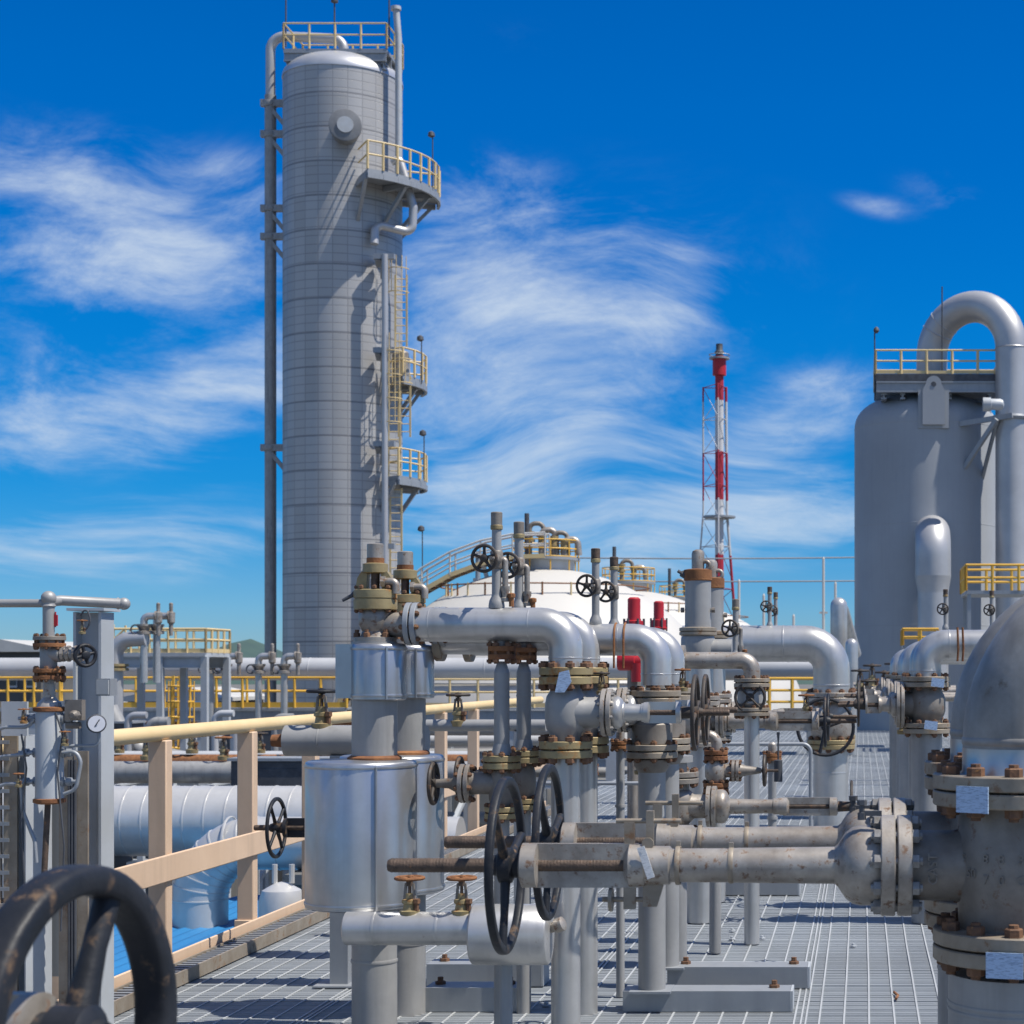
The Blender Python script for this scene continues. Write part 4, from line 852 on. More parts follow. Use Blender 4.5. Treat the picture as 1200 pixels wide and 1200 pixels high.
m = MB(); m.box((X_(200,23),23.2,Z_(1330,23)), (11,8,.3)); m.box((X_(200,23)-5,20,Z_(1330,23)-1.6),(.5,.5,3.)); struct(m.build('pavement', 'conc'))
for px, lab in ((110,'concrete support under the upper fat main by the post'),(380,'concrete support under the lower main near the jacketed vessels')):
    m = MB(); Yp = 24 if px < 200 else 21.5; x = X_(px,Yp); zt = Z_(1003 if px < 200 else 1019,Yp)
    m.box((x,Yp,(GZ+zt-.1)/2),(.5,.9,zt-.1-GZ)); m.box((x,Yp,zt-.06),(.6,1.1,.12)); tag(m.build('pipe_support', 'conc', None, loc=(x,Yp,GZ)), lab, 'support')
m = MB(); m.lathe(P(330,1085,19), ZA, [(0,S(26,19)),(S(30,19),S(26,19)),(S(42,19),S(22,19)),(S(50,19),S(8,19)),(S(52,19),0)], 32); m.lathe(P(322,1035,19), ZA, [(0,.03),(.2,.03)], 8); m.lathe(P(342,1035,19), ZA, [(0,.03),(.2,.03)], 8)
tag(m.build('domed_drum', 'insul', None, loc=P(330,1085,19)), 'small shiny domed drum standing behind the railing foot', 'drum')
m = MB(); m.tube(route([P(150,1108,24.5),P(228,1086,24.6),P(300,1110,24.5)],.5), S(20,24), 24); tag(m.build('drum_pipe', 'insul', None, loc=P(150,1108,24.5)), 'pale rounded pipe lying just above the blue sheet', 'pipe')
# blue ribbed roof sheet
m = MB(); za = Z_(1068,22.6); xs = [X_(40,22.6)+i*.09 for i in range(56)]
fl = [];
for i, x in enumerate(xs): fl += [(x, 21.9+1.*(x-xs[0]), za+.02*(i%2)),(x, 16.8+.10*(x-xs[0]), za-.05+.02*(i%2))]
m.add(fl+[(a,b,c-.02) for a,b,c in fl], [(2*i,2*i+2,2*i+3,2*i+1) for i in range(55)]+[(112+2*i,112+2*i+1,112+2*i+3,112+2*i+2) for i in range(55)])
for xx in (xs[3],xs[28],xs[52]):
    for yy in (17.6,21.4): m.box((xx,yy,(GZ+za-.1)/2),(.12,.12,za-.12-GZ))
tag(m.build('canopy_roof', 'blue', None, loc=(xs[0],20,GZ), ang=20), 'bright blue ribbed canopy roof below the railing', 'canopy')

# ================================================================== deck railing and cable tray
XRL = -3.23
rl = thing('guard_rail', 'peach coloured deck railing with a rounded yellow top rail', 'railing', (XRL,10,0))
zr = Z_(876,7.2)+.02
for Yp in (6.2,7.2,8.25,9.42,10.5,11.6,12.6,13.75,14.9,16.,17.2): m = MB(); m.beam((XRL,Yp,-.15),(XRL,Yp,zr-.03), .085,.075, up=YA); m.build('post', 'beige', rl)
m = MB(); m.cyl((XRL,5.6,zr),(XRL,18,zr), .036, seg=16); m.build('top_rail', 'cream', rl)
m = MB(); m.beam((XRL+.052,5.6,.50),(XRL+.052,18,.50), .014,.125, up=ZA); m.build('middle_rail', 'beige', rl)
m = MB(); m.beam((XRL+.052,5.6,.062),(XRL+.052,18,.062), .012,.085, up=ZA); m.build('toe_board', 'beige', rl)
ct = thing('cable_tray', 'rusty ladder cable tray along the foot of the railing', 'cable tray', (XRL+.16,8,0))
for dx in (.085,.20): m = MB(); m.beam((XRL+dx,5.6,.035),(XRL+dx,18,.035), .012,.06, up=ZA); m.build('side_rail', 'flange', ct)
m = MB(); y = 5.7
while y < 18: m.box((XRL+.142,y,.048),(.10,.02,.018)); y += .06
m.build('rungs', 'steel', ct)
m = MB()
for k in range(3): m.tube([(XRL+.11+.03*k,5.6,.025),(XRL+.115+.03*k,9,.03),(XRL+.11+.03*k,18,.025)], .011, 8)
m.build('cables', 'darksteel', ct)

# skid channels bolted to the deck
def skid(px0, px1, Y, hpx, label):
    x0, x1 = X_(px0,Y), X_(px1,Y); h = S(hpx,Y); t = thing('skid_channel', label, 'steel channel', ((x0+x1)/2,Y,0), 'steel channels lying on the deck')
    m = MB(); zb = .0042; w = .15
    m.box(((x0+x1)/2,Y,zb+h/2),(x1-x0,.012,h)); m.box(((x0+x1)/2,Y+w/2,zb+h-.005),(x1-x0-.001,w-.013,.0095)); m.box(((x0+x1)/2,Y+w/2,zb+.005),(x1-x0-.001,w-.013,.0095)); m.build('channel', 'steel', t)
    for f in (.12,.9): m = MB(); m.lathe((x0+(x1-x0)*f,Y+w*.55,zb+h), ZA, [(0,.022),(.012,.022),(.013,.012),(.03,.012)], 6); m.build('anchor_bolt', 'rustbolt', t)
    m = MB(); m.box((x1+.006,Y+.07,zb+h/2),(.01,.152,h)); m.build('end_plate', 'steelpale', t)
skid(730,926,7.36,24,'nearest long steel channel under the front grey pipe'); skid(782,946,7.9,25,'long steel channel just behind the nearest one')
skid(498,604,7.36,28,'short nearest steel channel right of the jacketed columns'); skid(500,634,7.95,26,'short steel channel behind the first, right of the jacketed columns')
skid(820,935,11.2,15,'small far steel channel under the dirty silver bonnets'); skid(690,800,12.6,15,'far steel channel glimpsed between the standing pipes')

# ================================================================== group A: jacketed relief line, two of each
YA1, DA = 6.9, .45; ua = YA1/F
def pA(px, py): return P(px, py, YA1)
t = thing('jacketed_column', 'front jacketed column of dented aluminium sheet, left of centre', 'jacketed column', (pA(439,0).x,YA1,-1.0), 'jacketed columns')
m = MB(); m.cyl((pA(439,0).x,YA1,-1.0), pA(439,752), S(26,YA1), seg=40); m.torus(pA(439,1125), ZA, S(26,YA1), .004,.008, 40, 6); m.build('riser', 'pipe', t)
def jacket(px, r, y0, y1, name):
    m = MB(); zt, zb = Z_(y0,YA1), Z_(y1,YA1); rr = S(r,YA1); bv = .012
    m.lathe((pA(px,0).x,YA1,zb), ZA, [(0,rr*.4),(.001,rr-.01),(.006,rr),(zt-zb-bv,rr),(zt-zb-.004,rr-.004),(zt-zb,rr-.012),(zt-zb+.006,rr*.42)], 64); o = m.build(name, 'jacket', t)
    m = MB()
    for z in (zb+.02, zt-.02): m.torus((pA(px,0).x,YA1,z), ZA, rr+.001, .003,.006, 64, 6)
    q = -1.05; m.beam((pA(px,0).x+math.cos(q)*(rr+.002),YA1+math.sin(q)*(rr+.002),zb+.005),(pA(px,0).x+math.cos(q)*(rr+.002),YA1+math.sin(q)*(rr+.002),zt-.015), .006,.02, up=Vector((math.cos(q),math.sin(q),0)))
    m.build('seam', 'jacket', o)
jacket(423.5, 63.5, 891, 1062, 'lower_jacket'); jacket(444, 31.5, 754, 821, 'upper_jacket')
m = MB(); m.box((pA(413,0).x,YA1+.012,(Z_(755,YA1)+Z_(818,YA1))/2),(S(32,YA1),S(34,YA1),Z_(755,YA1)-Z_(818,YA1))); m.build('jacket_box', 'jacket', t)
m = MB(); zn = Z_(891,YA1); m.lathe((pA(439,0).x,YA1,zn), ZA, [(.004,S(31,YA1)),(.012,S(31,YA1)),(.02,S(27,YA1))], 40); m.build('collar', 'rust', t)
copy_tree(t, (0,DA,0), 'rear jacketed column peeking out right of the front one')

def relief(label):
    c = pA(440,752); t = thing('relief_valve', label, 'relief valve', c, 'olive relief valves on the jackets')
    u = ua
    m = MB(); m.lathe(c, ZA, [(0,24*u),(5*u,24*u),(6*u,17*u),(12*u,15*u),(20*u,19*u),(34*u,19*u),(38*u,16*u)], 28)
    m.lathe(c+ZA*(20*u), XA, [(8*u,13*u),(28*u,14.5*u),(40*u,17*u)], 24); m.build('body', 'castpale', t)
    f = flange(t, c+XA*(44*u)+ZA*(21*u), XA, 25*u, 6*u, 'steel', 8, 3*u)
    m = MB(); m.lathe(c, ZA, [(37*u,22*u),(38*u,25*u),(49*u,25*u),(49.5*u,23.5*u),(50.5*u,23.5*u),(51*u,25*u),(60*u,25*u),(61*u,22*u)], 32); fl = m.build('bonnet_flange', 'brass', t)
    bolts(fl, t, c+ZA*(49.7*u), ZA, 21.5*u, 8, 2.6*u, 25*u)
    for sg in (-1,1):
        m = MB(); m.prism([c+Vector((sg*22*u,-6*u,60*u)),c+Vector((sg*9*u,-6*u,60*u)),c+Vector((sg*8*u,-6*u,82*u)),c+Vector((sg*15*u,-6*u,82*u)),c+Vector((sg*20*u,-6*u,74*u))], (0,12*u,0)); m.build('frame_arm', 'brass', t)
    m = MB(); m.cyl(c+ZA*(60*u), c+ZA*(82*u), 5*u, seg=14); m.build('spindle', 'stem', t)
    m = MB(); m.lathe(c, ZA, [(80*u,12*u),(81*u,14.5*u),(91*u,14.5*u),(92*u,11*u)], 28); m.build('cap_ring', 'brass', t)
    m = MB(); m.lathe(c, ZA, [(91*u,10.2*u),(98*u,10.2*u)], 24); m.build('rust_band', 'rust', t)
    m = MB(); m.lathe(c, ZA, [(97*u,9.6*u),(114*u,9.6*u),(115*u,8*u)], 24); m.build('cap', 'castpale', t)
    m = MB(); m.tube([c+Vector((-22*u,-4*u,58*u)),c+Vector((-26*u,-5*u,54*u)),c+Vector((-37*u,-6*u,48*u))], [3.2*u,2.4*u,2*u], 10); m.build('lever', 'darksteel', t)
    m = MB(); m.tube(route([c+Vector((10*u,-8*u,70*u)),c+Vector((26*u,-8*u,70*u)),c+Vector((26*u,-8*u,56*u))],5*u), 4.6*u, 14); m.lathe(c+Vector((9*u,-8*u,70*u)), XA, [(0,7*u),(5*u,7*u)], 6); m.build('vent_elbow', 'castpale', t)
    for k in range(6):
        q = 2*PI*k/6+.3; m = MB(); p = c+Vector((math.cos(q)*21*u,math.sin(q)*21*u,5*u)); m.lathe(p, ZA, [(0,4*u),(5*u,4*u),(5.5*u,2.5*u),(9*u,2.5*u)], 6); m.build('bolt', 'rustbolt', t)
    return t
t = relief('front olive relief valve with black lever on the jacket'); copy_tree(t, (0,DA,0), 'rear olive relief valve on the second jacket')

g = 'paired silver outlet pipes left of centre'
o = pipe('outlet_pipe', 'front silver outlet pipe elbowing down left of centre', [pA(491,732),pA(663,732),pA(663,791)], S(36,YA1), S(20,YA1), 'silver', 36, group=g, welds=[(pA(505,732),XA),(pA(621,732),XA),(pA(663,771),ZA)])
copy_tree(o, (0,DA,0), 'rear silver outlet pipe behind the front elbow left of centre')
qA = dict(hh=43, body=24, line=17.5, fR=31, ft=9, bx=49, bR=28, bt=5, neck=18, bell=19, x2=70, tube=10, x3=92, x4=136, wx=152, wR=45, se=192, sr=4)
t = gate_valve('gate_valve', 'front grey gate valve under the left silver elbow, wheel pointing right', pA(663,835), XA, ua, qA, 'gate valves under the left elbows', mbody='pipe', mtube='silver', mfl='brass', mwheel='blackrust', bolt='rustbolt')
m = MB(); p = pA(665,797); m.prism([p+Vector((-4*ua,-34*ua,9*ua)),p+Vector((7*ua,-34*ua,12*ua)),p+Vector((10*ua,-34*ua,-2*ua)),p+Vector((2*ua,-34*ua,-14*ua)),p+Vector((-9*ua,-34*ua,-14*ua))], (0,.004,0))
copy_tree(t, (0,DA,0), 'rear grey gate valve under the left silver elbows')
tag(m.build('inspection_tag', 'bluetag', None, loc=p+ZA*.04), 'small folded blue tag on the flange under the left elbow', 'tag')
m = MB(); m.cyl((pA(663,0).x,YA1,-1), pA(663,889), S(17,YA1), seg=36); m.torus(pA(663,1010), ZA, S(17,YA1), .003,.006, 36, 6)
o = tag(m.build('standing_pipe', 'silver', None, loc=(pA(663,0).x,YA1,-1)), 'front standing grey pipe below the left gate valve', 'pipe', 'standing pipes'); copy_tree(o, (0,DA,0), 'rear standing grey pipe below the left gate valves')

def vent(c, k, label, caprust=False, group='small vent valves on top of the silver pipes', stub=True):
    """small vent valve with an upright stem tube; its wheel faces the viewer"""
    t = thing('vent_valve', label, 'valve', c, group); v = lambda x,y,z: c+Vector((x*k,y*k,z*k))
    m = MB(); m.lathe(c, ZA, [(0,9*k),(3*k,9.5*k),(9*k,8.5*k),(14*k,6*k),(17*k,5.6*k),(98*k,5.6*k)], 20); m.build('stem_tube', 'pipe', t)
    m = MB(); m.lathe(c, ZA, [(92*k,6.2*k),(93*k,7.2*k),(97*k,7.2*k),(98*k,6.2*k)], 18); m.build('union', 'brass', t)
    m = MB(); m.lathe(c, ZA, [(97.5*k,6.6*k),(112*k,6.8*k),(113*k,5.5*k)], 18); m.build('cap', 'stem' if caprust else 'cast', t)
    m = MB(); m.lathe(c+ZA*(57*k), -YA, [(0,7*k),(8*k,7*k),(9*k,5*k),(20*k,4*k),(21*k,2.2*k),(34*k,2.2*k)], 16); m.lathe(c+ZA*(57*k), ZA, [(-11*k,6.3*k),(-9*k,7.5*k),(9*k,7.5*k),(11*k,6.3*k)], 18); m.build('body', 'cast', t)
    wheel(t, v(-9,-27,57), Vector((-.22,-1,.0)), 17.*k, 2*k, 5, 'blackrust', 4.5*k, small=True)
    if stub:
        m = MB(); m.tube(route([v(5,0,57),v(10,0,57),v(10,0,12)],4*k), 3.6*k, 12); m.lathe(v(10,0,8), ZA, [(0,6*k),(4*k,6*k),(5*k,4*k),(11*k,4.5*k),(13*k,5.5*k),(18*k,5.5*k)], 14); m.build('bypass', 'castpale', t)
        m = MB(); m.lathe(v(18,-3,2), ZA, [(0,3*k),(10*k,3*k),(11*k,4.5*k),(15*k,4.5*k),(16*k,2*k)], 8); m.build('plug', 'rust', t)
    return t
t = vent(pA(582,713), ua, 'leftmost vent valve with rusty handwheel on the front silver pipe'); copy_tree(t, (0,DA,0), 'second vent valve from the left, on the rear silver pipe')

# slim drain branch under the outlet pipe
t = thing('drain_valve', 'front slim drain line with rusty flanges under the left pipe', 'drain valve', (pA(588,0).x,YA1,0), 'slim drain lines')
m = MB(); m.cyl(pA(588,775), pA(588,788), S(5,YA1), S(9,YA1), seg=20); m.cyl(pA(588,788), pA(588,872), S(9,YA1), seg=24); m.cyl(pA(588,872), pA(588,884), S(9.5,YA1), S(12,YA1), seg=24); m.torus(pA(588,817), ZA, S(9,YA1), .002,.005, 24, 6); m.build('drop_pipe', 'pipe', t)
m = MB(); m.cyl(pA(588,748), pA(588,760), S(6,YA1), seg=16); m.build('neck', 'cast', t)
flange(t, pA(588,765), ZA, S(16,YA1), S(6,YA1), 'rust', 6, S(3.4,YA1), gap=.012)
flange(t, pA(588,893), ZA, S(22,YA1), S(7,YA1), 'brass', 8, S(3.4,YA1), gap=.005)
m = MB(); m.lathe(pA(588,945), ZA, [(0,S(12,YA1)),(.03,S(15,YA1)),(.10,S(15,YA1)),(.14,S(12,YA1))], 24); m.lathe(pA(588,918), -XA, [(0,S(13,YA1)),(S(36,YA1),S(13,YA1))], 22); m.build('body', 'cast', t)
flange(t, pA(546,918), XA, S(23,YA1), S(5,YA1), 'castpale', 8, S(3,YA1))
flange(t, pA(588,952), ZA, S(20,YA1), S(6,YA1), 'brass', 8, S(3,YA1))
m = MB(); m.cyl((pA(588,0).x,YA1,.0),pA(588,958), S(9,YA1), seg=20); m.build('lower_pipe', 'pipe', t)
m = MB(); m.lathe(pA(541,918), -XA, [(0,S(13,YA1)),(.02,S(11,YA1)),(.05,S(6,YA1)),(.10,S(5,YA1))], 16); m.build('bonnet', 'cast', t)
wheel(t, pA(508,918), -XA, S(26,YA1), S(2.6,YA1), 5, 'blackrust', S(6,YA1), small=True)
copy_tree(t, (0,DA,0), 'rear slim drain line with rusty flanges behind the front one')

# low horizontal drain drum with two little valves
YB = 6.62; ub = YB/F; pB = lambda px, py: P(px, py, YB)
t = thing('drain_header', 'low horizontal silver pipe ending in a wider drum', 'pipe', (pB(480,0).x,YB,pB(0,1125).z))
m = MB(); m.lathe(pB(404,1088), XA, [(0,16*ub),(2*ub,19.5*ub),(151*ub,19.5*ub)], 36)
for px in (440,514): m.torus(pB(px,1088), XA, 19.5*ub, .002,.006, 36, 6)
m.build('branch_pipe', 'silver', t)
m = MB(); m.lathe(pB(554,1095), XA, [(0,33*ub),(2*ub,35.5*ub),(88*ub,35.5*ub),(90*ub,34*ub),(92*ub,20*ub)], 40); m.build('drum', 'silver', t)
m = MB(); m.lathe(pB(644,1088), Vector((.9,-.2,.35)), [(0,6*ub),(8*ub,6*ub),(9*ub,8.5*ub),(18*ub,8.5*ub),(20*ub,5*ub)], 16); m.build('plug', 'castpale', t)
m = MB(); m.cyl((pB(590,0).x,YB+.05,.004), (pB(590,0).x,YB+.05,pB(0,1110).z), .024, seg=16); m.lathe((pB(590,0).x,YB+.05,.004), ZA, [(0,.06),(.01,.06)], 16); m.build('foot', 'steel', t)
def globe(c, k, label, group, mw='rust'):
    t = thing('globe_valve', label, 'valve', c, group)
    m = MB(); m.lathe(c, ZA, [(-4*k,11*k),(4*k,12*k),(5*k,8*k),(12*k,7*k),(13*k,9*k),(17*k,9*k),(18*k,5*k),(24*k,4.5*k)], 16); m.build('body', 'brass', t)
    for sg in (-1,1): m = MB(); m.beam(c+Vector((sg*6*k,0,17*k)), c+Vector((sg*4*k,0,36*k)), 2.6*k,4*k); m.build('yoke', 'cast', t)
    m = MB(); m.cyl(c+ZA*(17*k), c+ZA*(46*k), 1.8*k, seg=10); m.lathe(c+ZA*(33*k), ZA, [(0,4*k),(5*k,4*k)], 8); m.build('stem', 'stem', t)
    m = MB(); m.lathe(c+Vector((9*k,-4*k,4*k)), ZA, [(0,3*k),(8*k,3*k),(9*k,4.5*k),(14*k,4.5*k)], 6); m.build('gland_bolt', 'rustbolt', t)
    wheel(t, c+ZA*(42*k), ZA, 18*k, 2.1*k, 5, mw, 4.5*k, small=True)
    return t
for px, lab in ((480,'little rusty globe valve at the left on the low silver pipe'),(541,'little rusty globe valve beside the drum on the low pipe')): globe(pB(px,1071), ub, lab, 'little globe valves on the low pipe')

# dark pipe with upright valve left of the jackets, and the two small side valves
YJ = 8.0
pJ = lambda px, py: P(px, py, YJ)
pipe('stub_pipe', 'dark blue grey stub pipe running behind the jacketed columns', [pJ(335,868),pJ(500,868)], 1, S(18,YJ), 'pipe', 32, welds=[(pJ(376,868),XA)])
m = MB(); m.lathe(pJ(335,868), -XA, [(0,S(8,YJ)),(S(16,YJ),S(7,YJ))], 20); tag(m.build('end_nipple', 'rust', None, loc=pJ(328,876)), 'rusty nipple on the left end of the dark stub pipe', 'nipple')
m = MB(); x = pJ(400,0).x; m.beam((x,YJ,0),(x,YJ,pJ(0,885).z), .08,.08); m.box((x,YJ,.008),(.2,.2,.008)); tag(m.build('pipe_stand', 'steel', None, loc=(x,YJ,0)), 'slim steel stand under the dark stub pipe', 'stand')
globe(pJ(377,852), S(1,YJ)*1.0, 'black globe valve upright on the dark stub pipe', 'small globe valves by the railing', 'black')
Yk = 9.4; pK = lambda px, py: P(px, py, Yk)
pipe('side_pipe', 'thin grey pipe running level behind the slim drain lines', [pK(500,850),pK(640,850)], 1, S(7,Yk), 'pipe', 18)
globe(pK(537,848), S(1,Yk)*.8, 'dark globe valve on the thin level pipe behind the drains', 'small globe valves by the railing', 'blackrust')
m = MB(); x = pK(610,0).x; m.beam((x,Yk,0),(x,Yk,pK(0,857).z), .06,.06); m.box((x,Yk,.008),(.16,.16,.008)); tag(m.build('pipe_stand', 'steel', None, loc=(x,Yk,0)), 'slim steel stand under the thin level pipe', 'stand')
YLv = 8.8; uL = YLv/F
qL = dict(hh=40, body=22, line=15, fR=27, ft=6, bx=34, bR=24, bt=4, neck=14, bell=16, x2=52, tube=9, x3=60, x4=92, wx=101, wR=36, se=127, sr=3.4)
gate_valve('gate_valve', 'black gate valve with round wheel beside the railing, left of the jackets', P(425,970,YLv), -XA, uL, qL, mbody='cast', mtube='black', mfl='flange', mwheel='black', phase=.9)
m = MB(); m.cyl(P(425,1012,YLv), (P(425,0,YLv).x,YLv,0), S(14,YLv), seg=24); m.cyl(P(425,928,YLv), P(425,880,YLv), S(14,YLv), seg=24); tag(m.build('standing_pipe', 'pipe', None, loc=(P(425,0,YLv).x,YLv,0)), 'standing pipe hidden behind the front jacket, holding the black gate valve', 'pipe')

# ================================================================== group C: second pair of silver elbows
YC, DC = 7.4, .55; uc = YC/F; pC = lambda px, py: P(px, py, YC)
g = 'paired silver outlet pipes at centre'
o = pipe('outlet_pipe', 'front silver outlet pipe elbowing down at centre', [pC(520,749),pC(769,749),pC(769,803)], S(38,YC), S(18,YC), 'silver', 36, group=g, welds=[(pC(725,749),XA),(pC(769,790),ZA)])
copy_tree(o, (0,DC,0), 'rear silver outlet pipe behind the front elbow at centre')
m = MB(); m.lathe(pC(520,749), -XA, [(0,S(26,YC)),(.03,S(26,YC))], 28); o = tag(m.build('blind_flange', 'flange', None, loc=pC(520,775)), 'front blind flange closing the centre silver pipe', 'flange'); copy_tree(o, (0,DC,0), 'rear blind flange closing the centre silver pipe')
t = thing('pipe_stand', 'front pipe stand with flanges under the centre elbow on its channel', 'standing pipe', (pC(764,0).x,YC,.08), 'standing pipes at centre')
m = MB(); m.cyl((pC(764,0).x,YC,.082), pC(764,905), S(16,YC), seg=32); m.build('riser', 'pipe', t)
m = MB(); m.lathe(pC(764,905), ZA, [(0,S(16,YC)),(S(8,YC),S(21,YC)),(S(15,YC),S(22,YC)),(S(16,YC),S(18,YC)),(S(28,YC),S(18,YC)),(S(34,YC),S(24,YC)),(S(56,YC),S(24,YC)),(S(64,YC),S(17,YC)),(S(86,YC),S(16,YC))], 32); m.build('body', 'cast', t)
flange(t, pC(764,880), ZA, S(30,YC), S(7,YC), 'flange', 8, S(3.6,YC)); flange(t, pC(768,817), ZA, S(30,YC), S(7,YC), 'flange', 8, S(3.6,YC))
m = MB(); m.box((pC(764,0).x,YC-.0,.0875),(.17,.17,.01)); m.build('base_plate', 'steel', t)
copy_tree(t, (0,DC,.006), 'rear pipe stand with flanges under the centre elbows on its channel')
t = vent(pC(698,733), uc*.8, 'vent valve with dark cap on the front centre pipe', True, stub=False); copy_tree(t, (0,DC,0), 'vent valve with dark cap on the rear centre pipe')
qI = dict(hh=34, body=22, line=15, fR=27, ft=6, bx=42, bR=24, bt=5, neck=14, bell=20, x2=64, tube=8.5, x3=122, x4=190, wx=206, wR=31, se=215, sr=3)
gate_valve('gate_valve', 'dirty silver gate valve low at centre with long bonnet', P(792,945,8.5), XA, 8.5/F, qI, mbody='castpale', mtube='castpale', mfl='cast', mwheel='blackrust', small=True)
m = MB(); m.cyl((P(792,0,8.5).x,8.5,.004), P(792,978,8.5), S(13,8.5), seg=24); m.cyl(P(792,912,8.5), P(792,890,8.5), S(13,8.5), seg=24); m.lathe(P(792,893,8.5), ZA, [(0,S(20,8.5)),(.03,S(20,8.5))], 20); tag(m.build('standing_pipe', 'pipe', None, loc=(P(792,0,8.5).x,8.5,0)), 'standing pipe carrying the dirty low centre gate valve', 'pipe')
# side valve column with rusty flanges
Ys = 8.9; pS = lambda px, py: P(px, py, Ys); us = Ys/F
t = thing('drain_valve', 'small rusty flanged valve with a wheel to the right, at centre', 'drain valve', (pS(838,0).x,Ys,0))
m = MB(); m.tube(route([pS(815,862),pS(840,862),pS(840,884)],12*us), 6.5*us, 16); m.build('elbow', 'castpale', t)
flange(t, pS(839,885), ZA, 14*us, 5*us, 'rust', 6, 2.6*us); flange(t, pS(839,923), ZA, 15*us, 5*us, 'rust', 6, 2.6*us)
m = MB(); m.lathe(pS(839,918), ZA, [(0,9*us),(8*us,13*us),(20*us,13*us),(28*us,9*us)], 20); m.lathe(pS(839,903), XA, [(0,8*us),(22*us,8*us)], 16); m.build('body', 'castpale', t)
flange(t, pS(862,903), XA, 13*us, 3.5*us, 'castpale', 6, 2*us)
m = MB(); m.lathe(pS(866,903), XA, [(0,9*us),(8*us,6*us),(22*us,4*us),(26*us,3*us)], 14); m.build('bonnet', 'cast', t)
m = MB(); m.cyl(pS(890,903),pS(912,903), 1.6*us, seg=8); m.build('stem', 'stem', t)
wheel(t, pS(896,903), XA, 19*us, 2*us, 4, 'blackrust', 4*us, small=True)
m = MB(); m.cyl((pS(838,0).x,Ys,.004),pS(839,928), 7*us, seg=16); m.build('lower_pipe', 'pipe', t)

# ================================================================== group D: grey spring bonnets, H valves
YD, DD = 10., .9; ud = YD/F; pD = lambda px, py: P(px, py, YD)
def spring(label):
    c = pD(818,775); t = thing('relief_valve', label, 'relief valve', c, 'tall grey spring relief valves'); u = ud
    m = MB(); m.lathe(c, ZA, [(0,17*u),(8*u,20*u),(26*u,20*u),(31*u,18*u)], 28); m.lathe(c+ZA*(14*u), XA, [(10*u,12*u),(40*u,12*u)], 20); m.build('body', 'pipe', t)
    m = MB(); m.lathe(c, ZA, [(30*u,20*u),(31*u,22*u),(34*u,22*u),(34.5*u,20.5*u),(35.5*u,22*u),(39*u,22*u),(40*u,18*u)], 32); m.build('body_flange', 'flange', t)
    m = MB(); m.lathe(c, ZA, [(38*u,15.5*u),(96*u,15.2*u),(97*u,13*u)], 30); m.build('spring_bonnet', 'pipe', t)
    m = MB(); m.lathe(c, ZA, [(94*u,15.4*u),(95*u,16.6*u),(107*u,16.6*u),(108*u,12*u)], 28); m.build('rust_band', 'rust', t)
    m = MB(); m.lathe(c, ZA, [(106*u,7.5*u),(126*u,7.5*u),(129*u,6.5*u),(131*u,3*u)], 20); m.build('cap', 'castpale', t)
    m = MB(); m.tube(arc(c+Vector((9*u,-2*u,112*u)),XA,ZA,5*u,-PI/2,PI*.8,8), 2.6*u, 10); m.build('lever', 'castpale', t)
    for sg in (-1,1): m = MB(); m.lathe(c+Vector((sg*16*u,-2*u,60*u)), XA*sg, [(0,3*u),(4*u,3*u)], 8); m.build('lug', 'cast', t)
    m = MB(); m.lathe(c+Vector((-14*u,-3*u,100*u)), Vector((-.8,0,.5)), [(0,4*u),(6*u,4*u),(7*u,2*u),(11*u,2*u)], 8); m.build('plug', 'darksteel', t)
    return t
t = spring('front tall grey spring relief valve with rusty ring below the flare'); copy_tree(t, (0,DD,0), 'rear tall grey spring relief valve with rusty ring')
m = MB(); m.cyl((pD(820,0).x,YD,.004), pD(820,775), S(16,YD), seg=30); m.torus(pD(820,818), ZA, S(16,YD), .003,.006, 30, 6); o = tag(m.build('standing_pipe', 'silver', None, loc=(pD(820,0).x,YD,0)), 'front standing pipe under the tall grey spring valves', 'pipe', 'standing pipes under the spring valves'); copy_tree(o, (0,DD,0), 'rear standing pipe under the tall grey spring valves')
qH = dict(hh=24, body=20, line=16, fR=26, ft=5, bx=26, bR=20, bt=4, neck=11, bell=12, x2=36, tube=9, x3=85, x4=142, wx=149, wR=31, se=186, sr=2.8)
t = gate_valve('gate_valve', 'front grey gate valve whose black wheel stands edge-on right of centre', pD(818,845), XA, ud, qH, 'gate valves under the spring valves', mbody='castpale', mtube='castpale', mfl='castpale', mwheel='black', nbolt=6, small=True); copy_tree(t, (0,DD,0), 'rear grey gate valve with black wheel right of centre')
m = MB(); m.lathe(pD(912,858), -ZA, [(0,2*ud),(10*ud,1*ud),(32*ud,1*ud),(33*ud,5*ud),(58*ud,5*ud)], 10); tag(m.build('hanging_weight', 'darksteel', None, loc=pD(912,915)), 'dark weight hanging on a rod under the long grey bonnet', 'weight')
# branch pipe with elbow in front of the spring valves
Yb = 9.2; pb_ = lambda px, py: P(px, py, Yb); ub2 = Yb/F
pipe('branch_pipe', 'short silver branch with elbow and flanged end below the spring valves', [pb_(803,774),pb_(881,774),pb_(881,800)], 24*ub2, 10*ub2, 'castpale', 22, welds=[(pb_(829,774),XA),(pb_(853,774),XA)])
t = thing('check_valve', 'round dark bodied valve hanging under the short silver branch', 'valve', (pb_(881,0).x,Yb,0))
flange(t, pb_(881,800), ZA, 21*ub2, 4.5*ub2, 'flange', 8, 2.4*ub2); flange(t, pb_(881,834), ZA, 21*ub2, 4*ub2, 'flange', 8, 2.4*ub2)
m = MB(); m.lathe(pb_(881,830), ZA, [(0,11*ub2),(6*ub2,17*ub2),(20*ub2,17*ub2),(26*ub2,11*ub2)], 24); m.build('body', 'pipe', t)
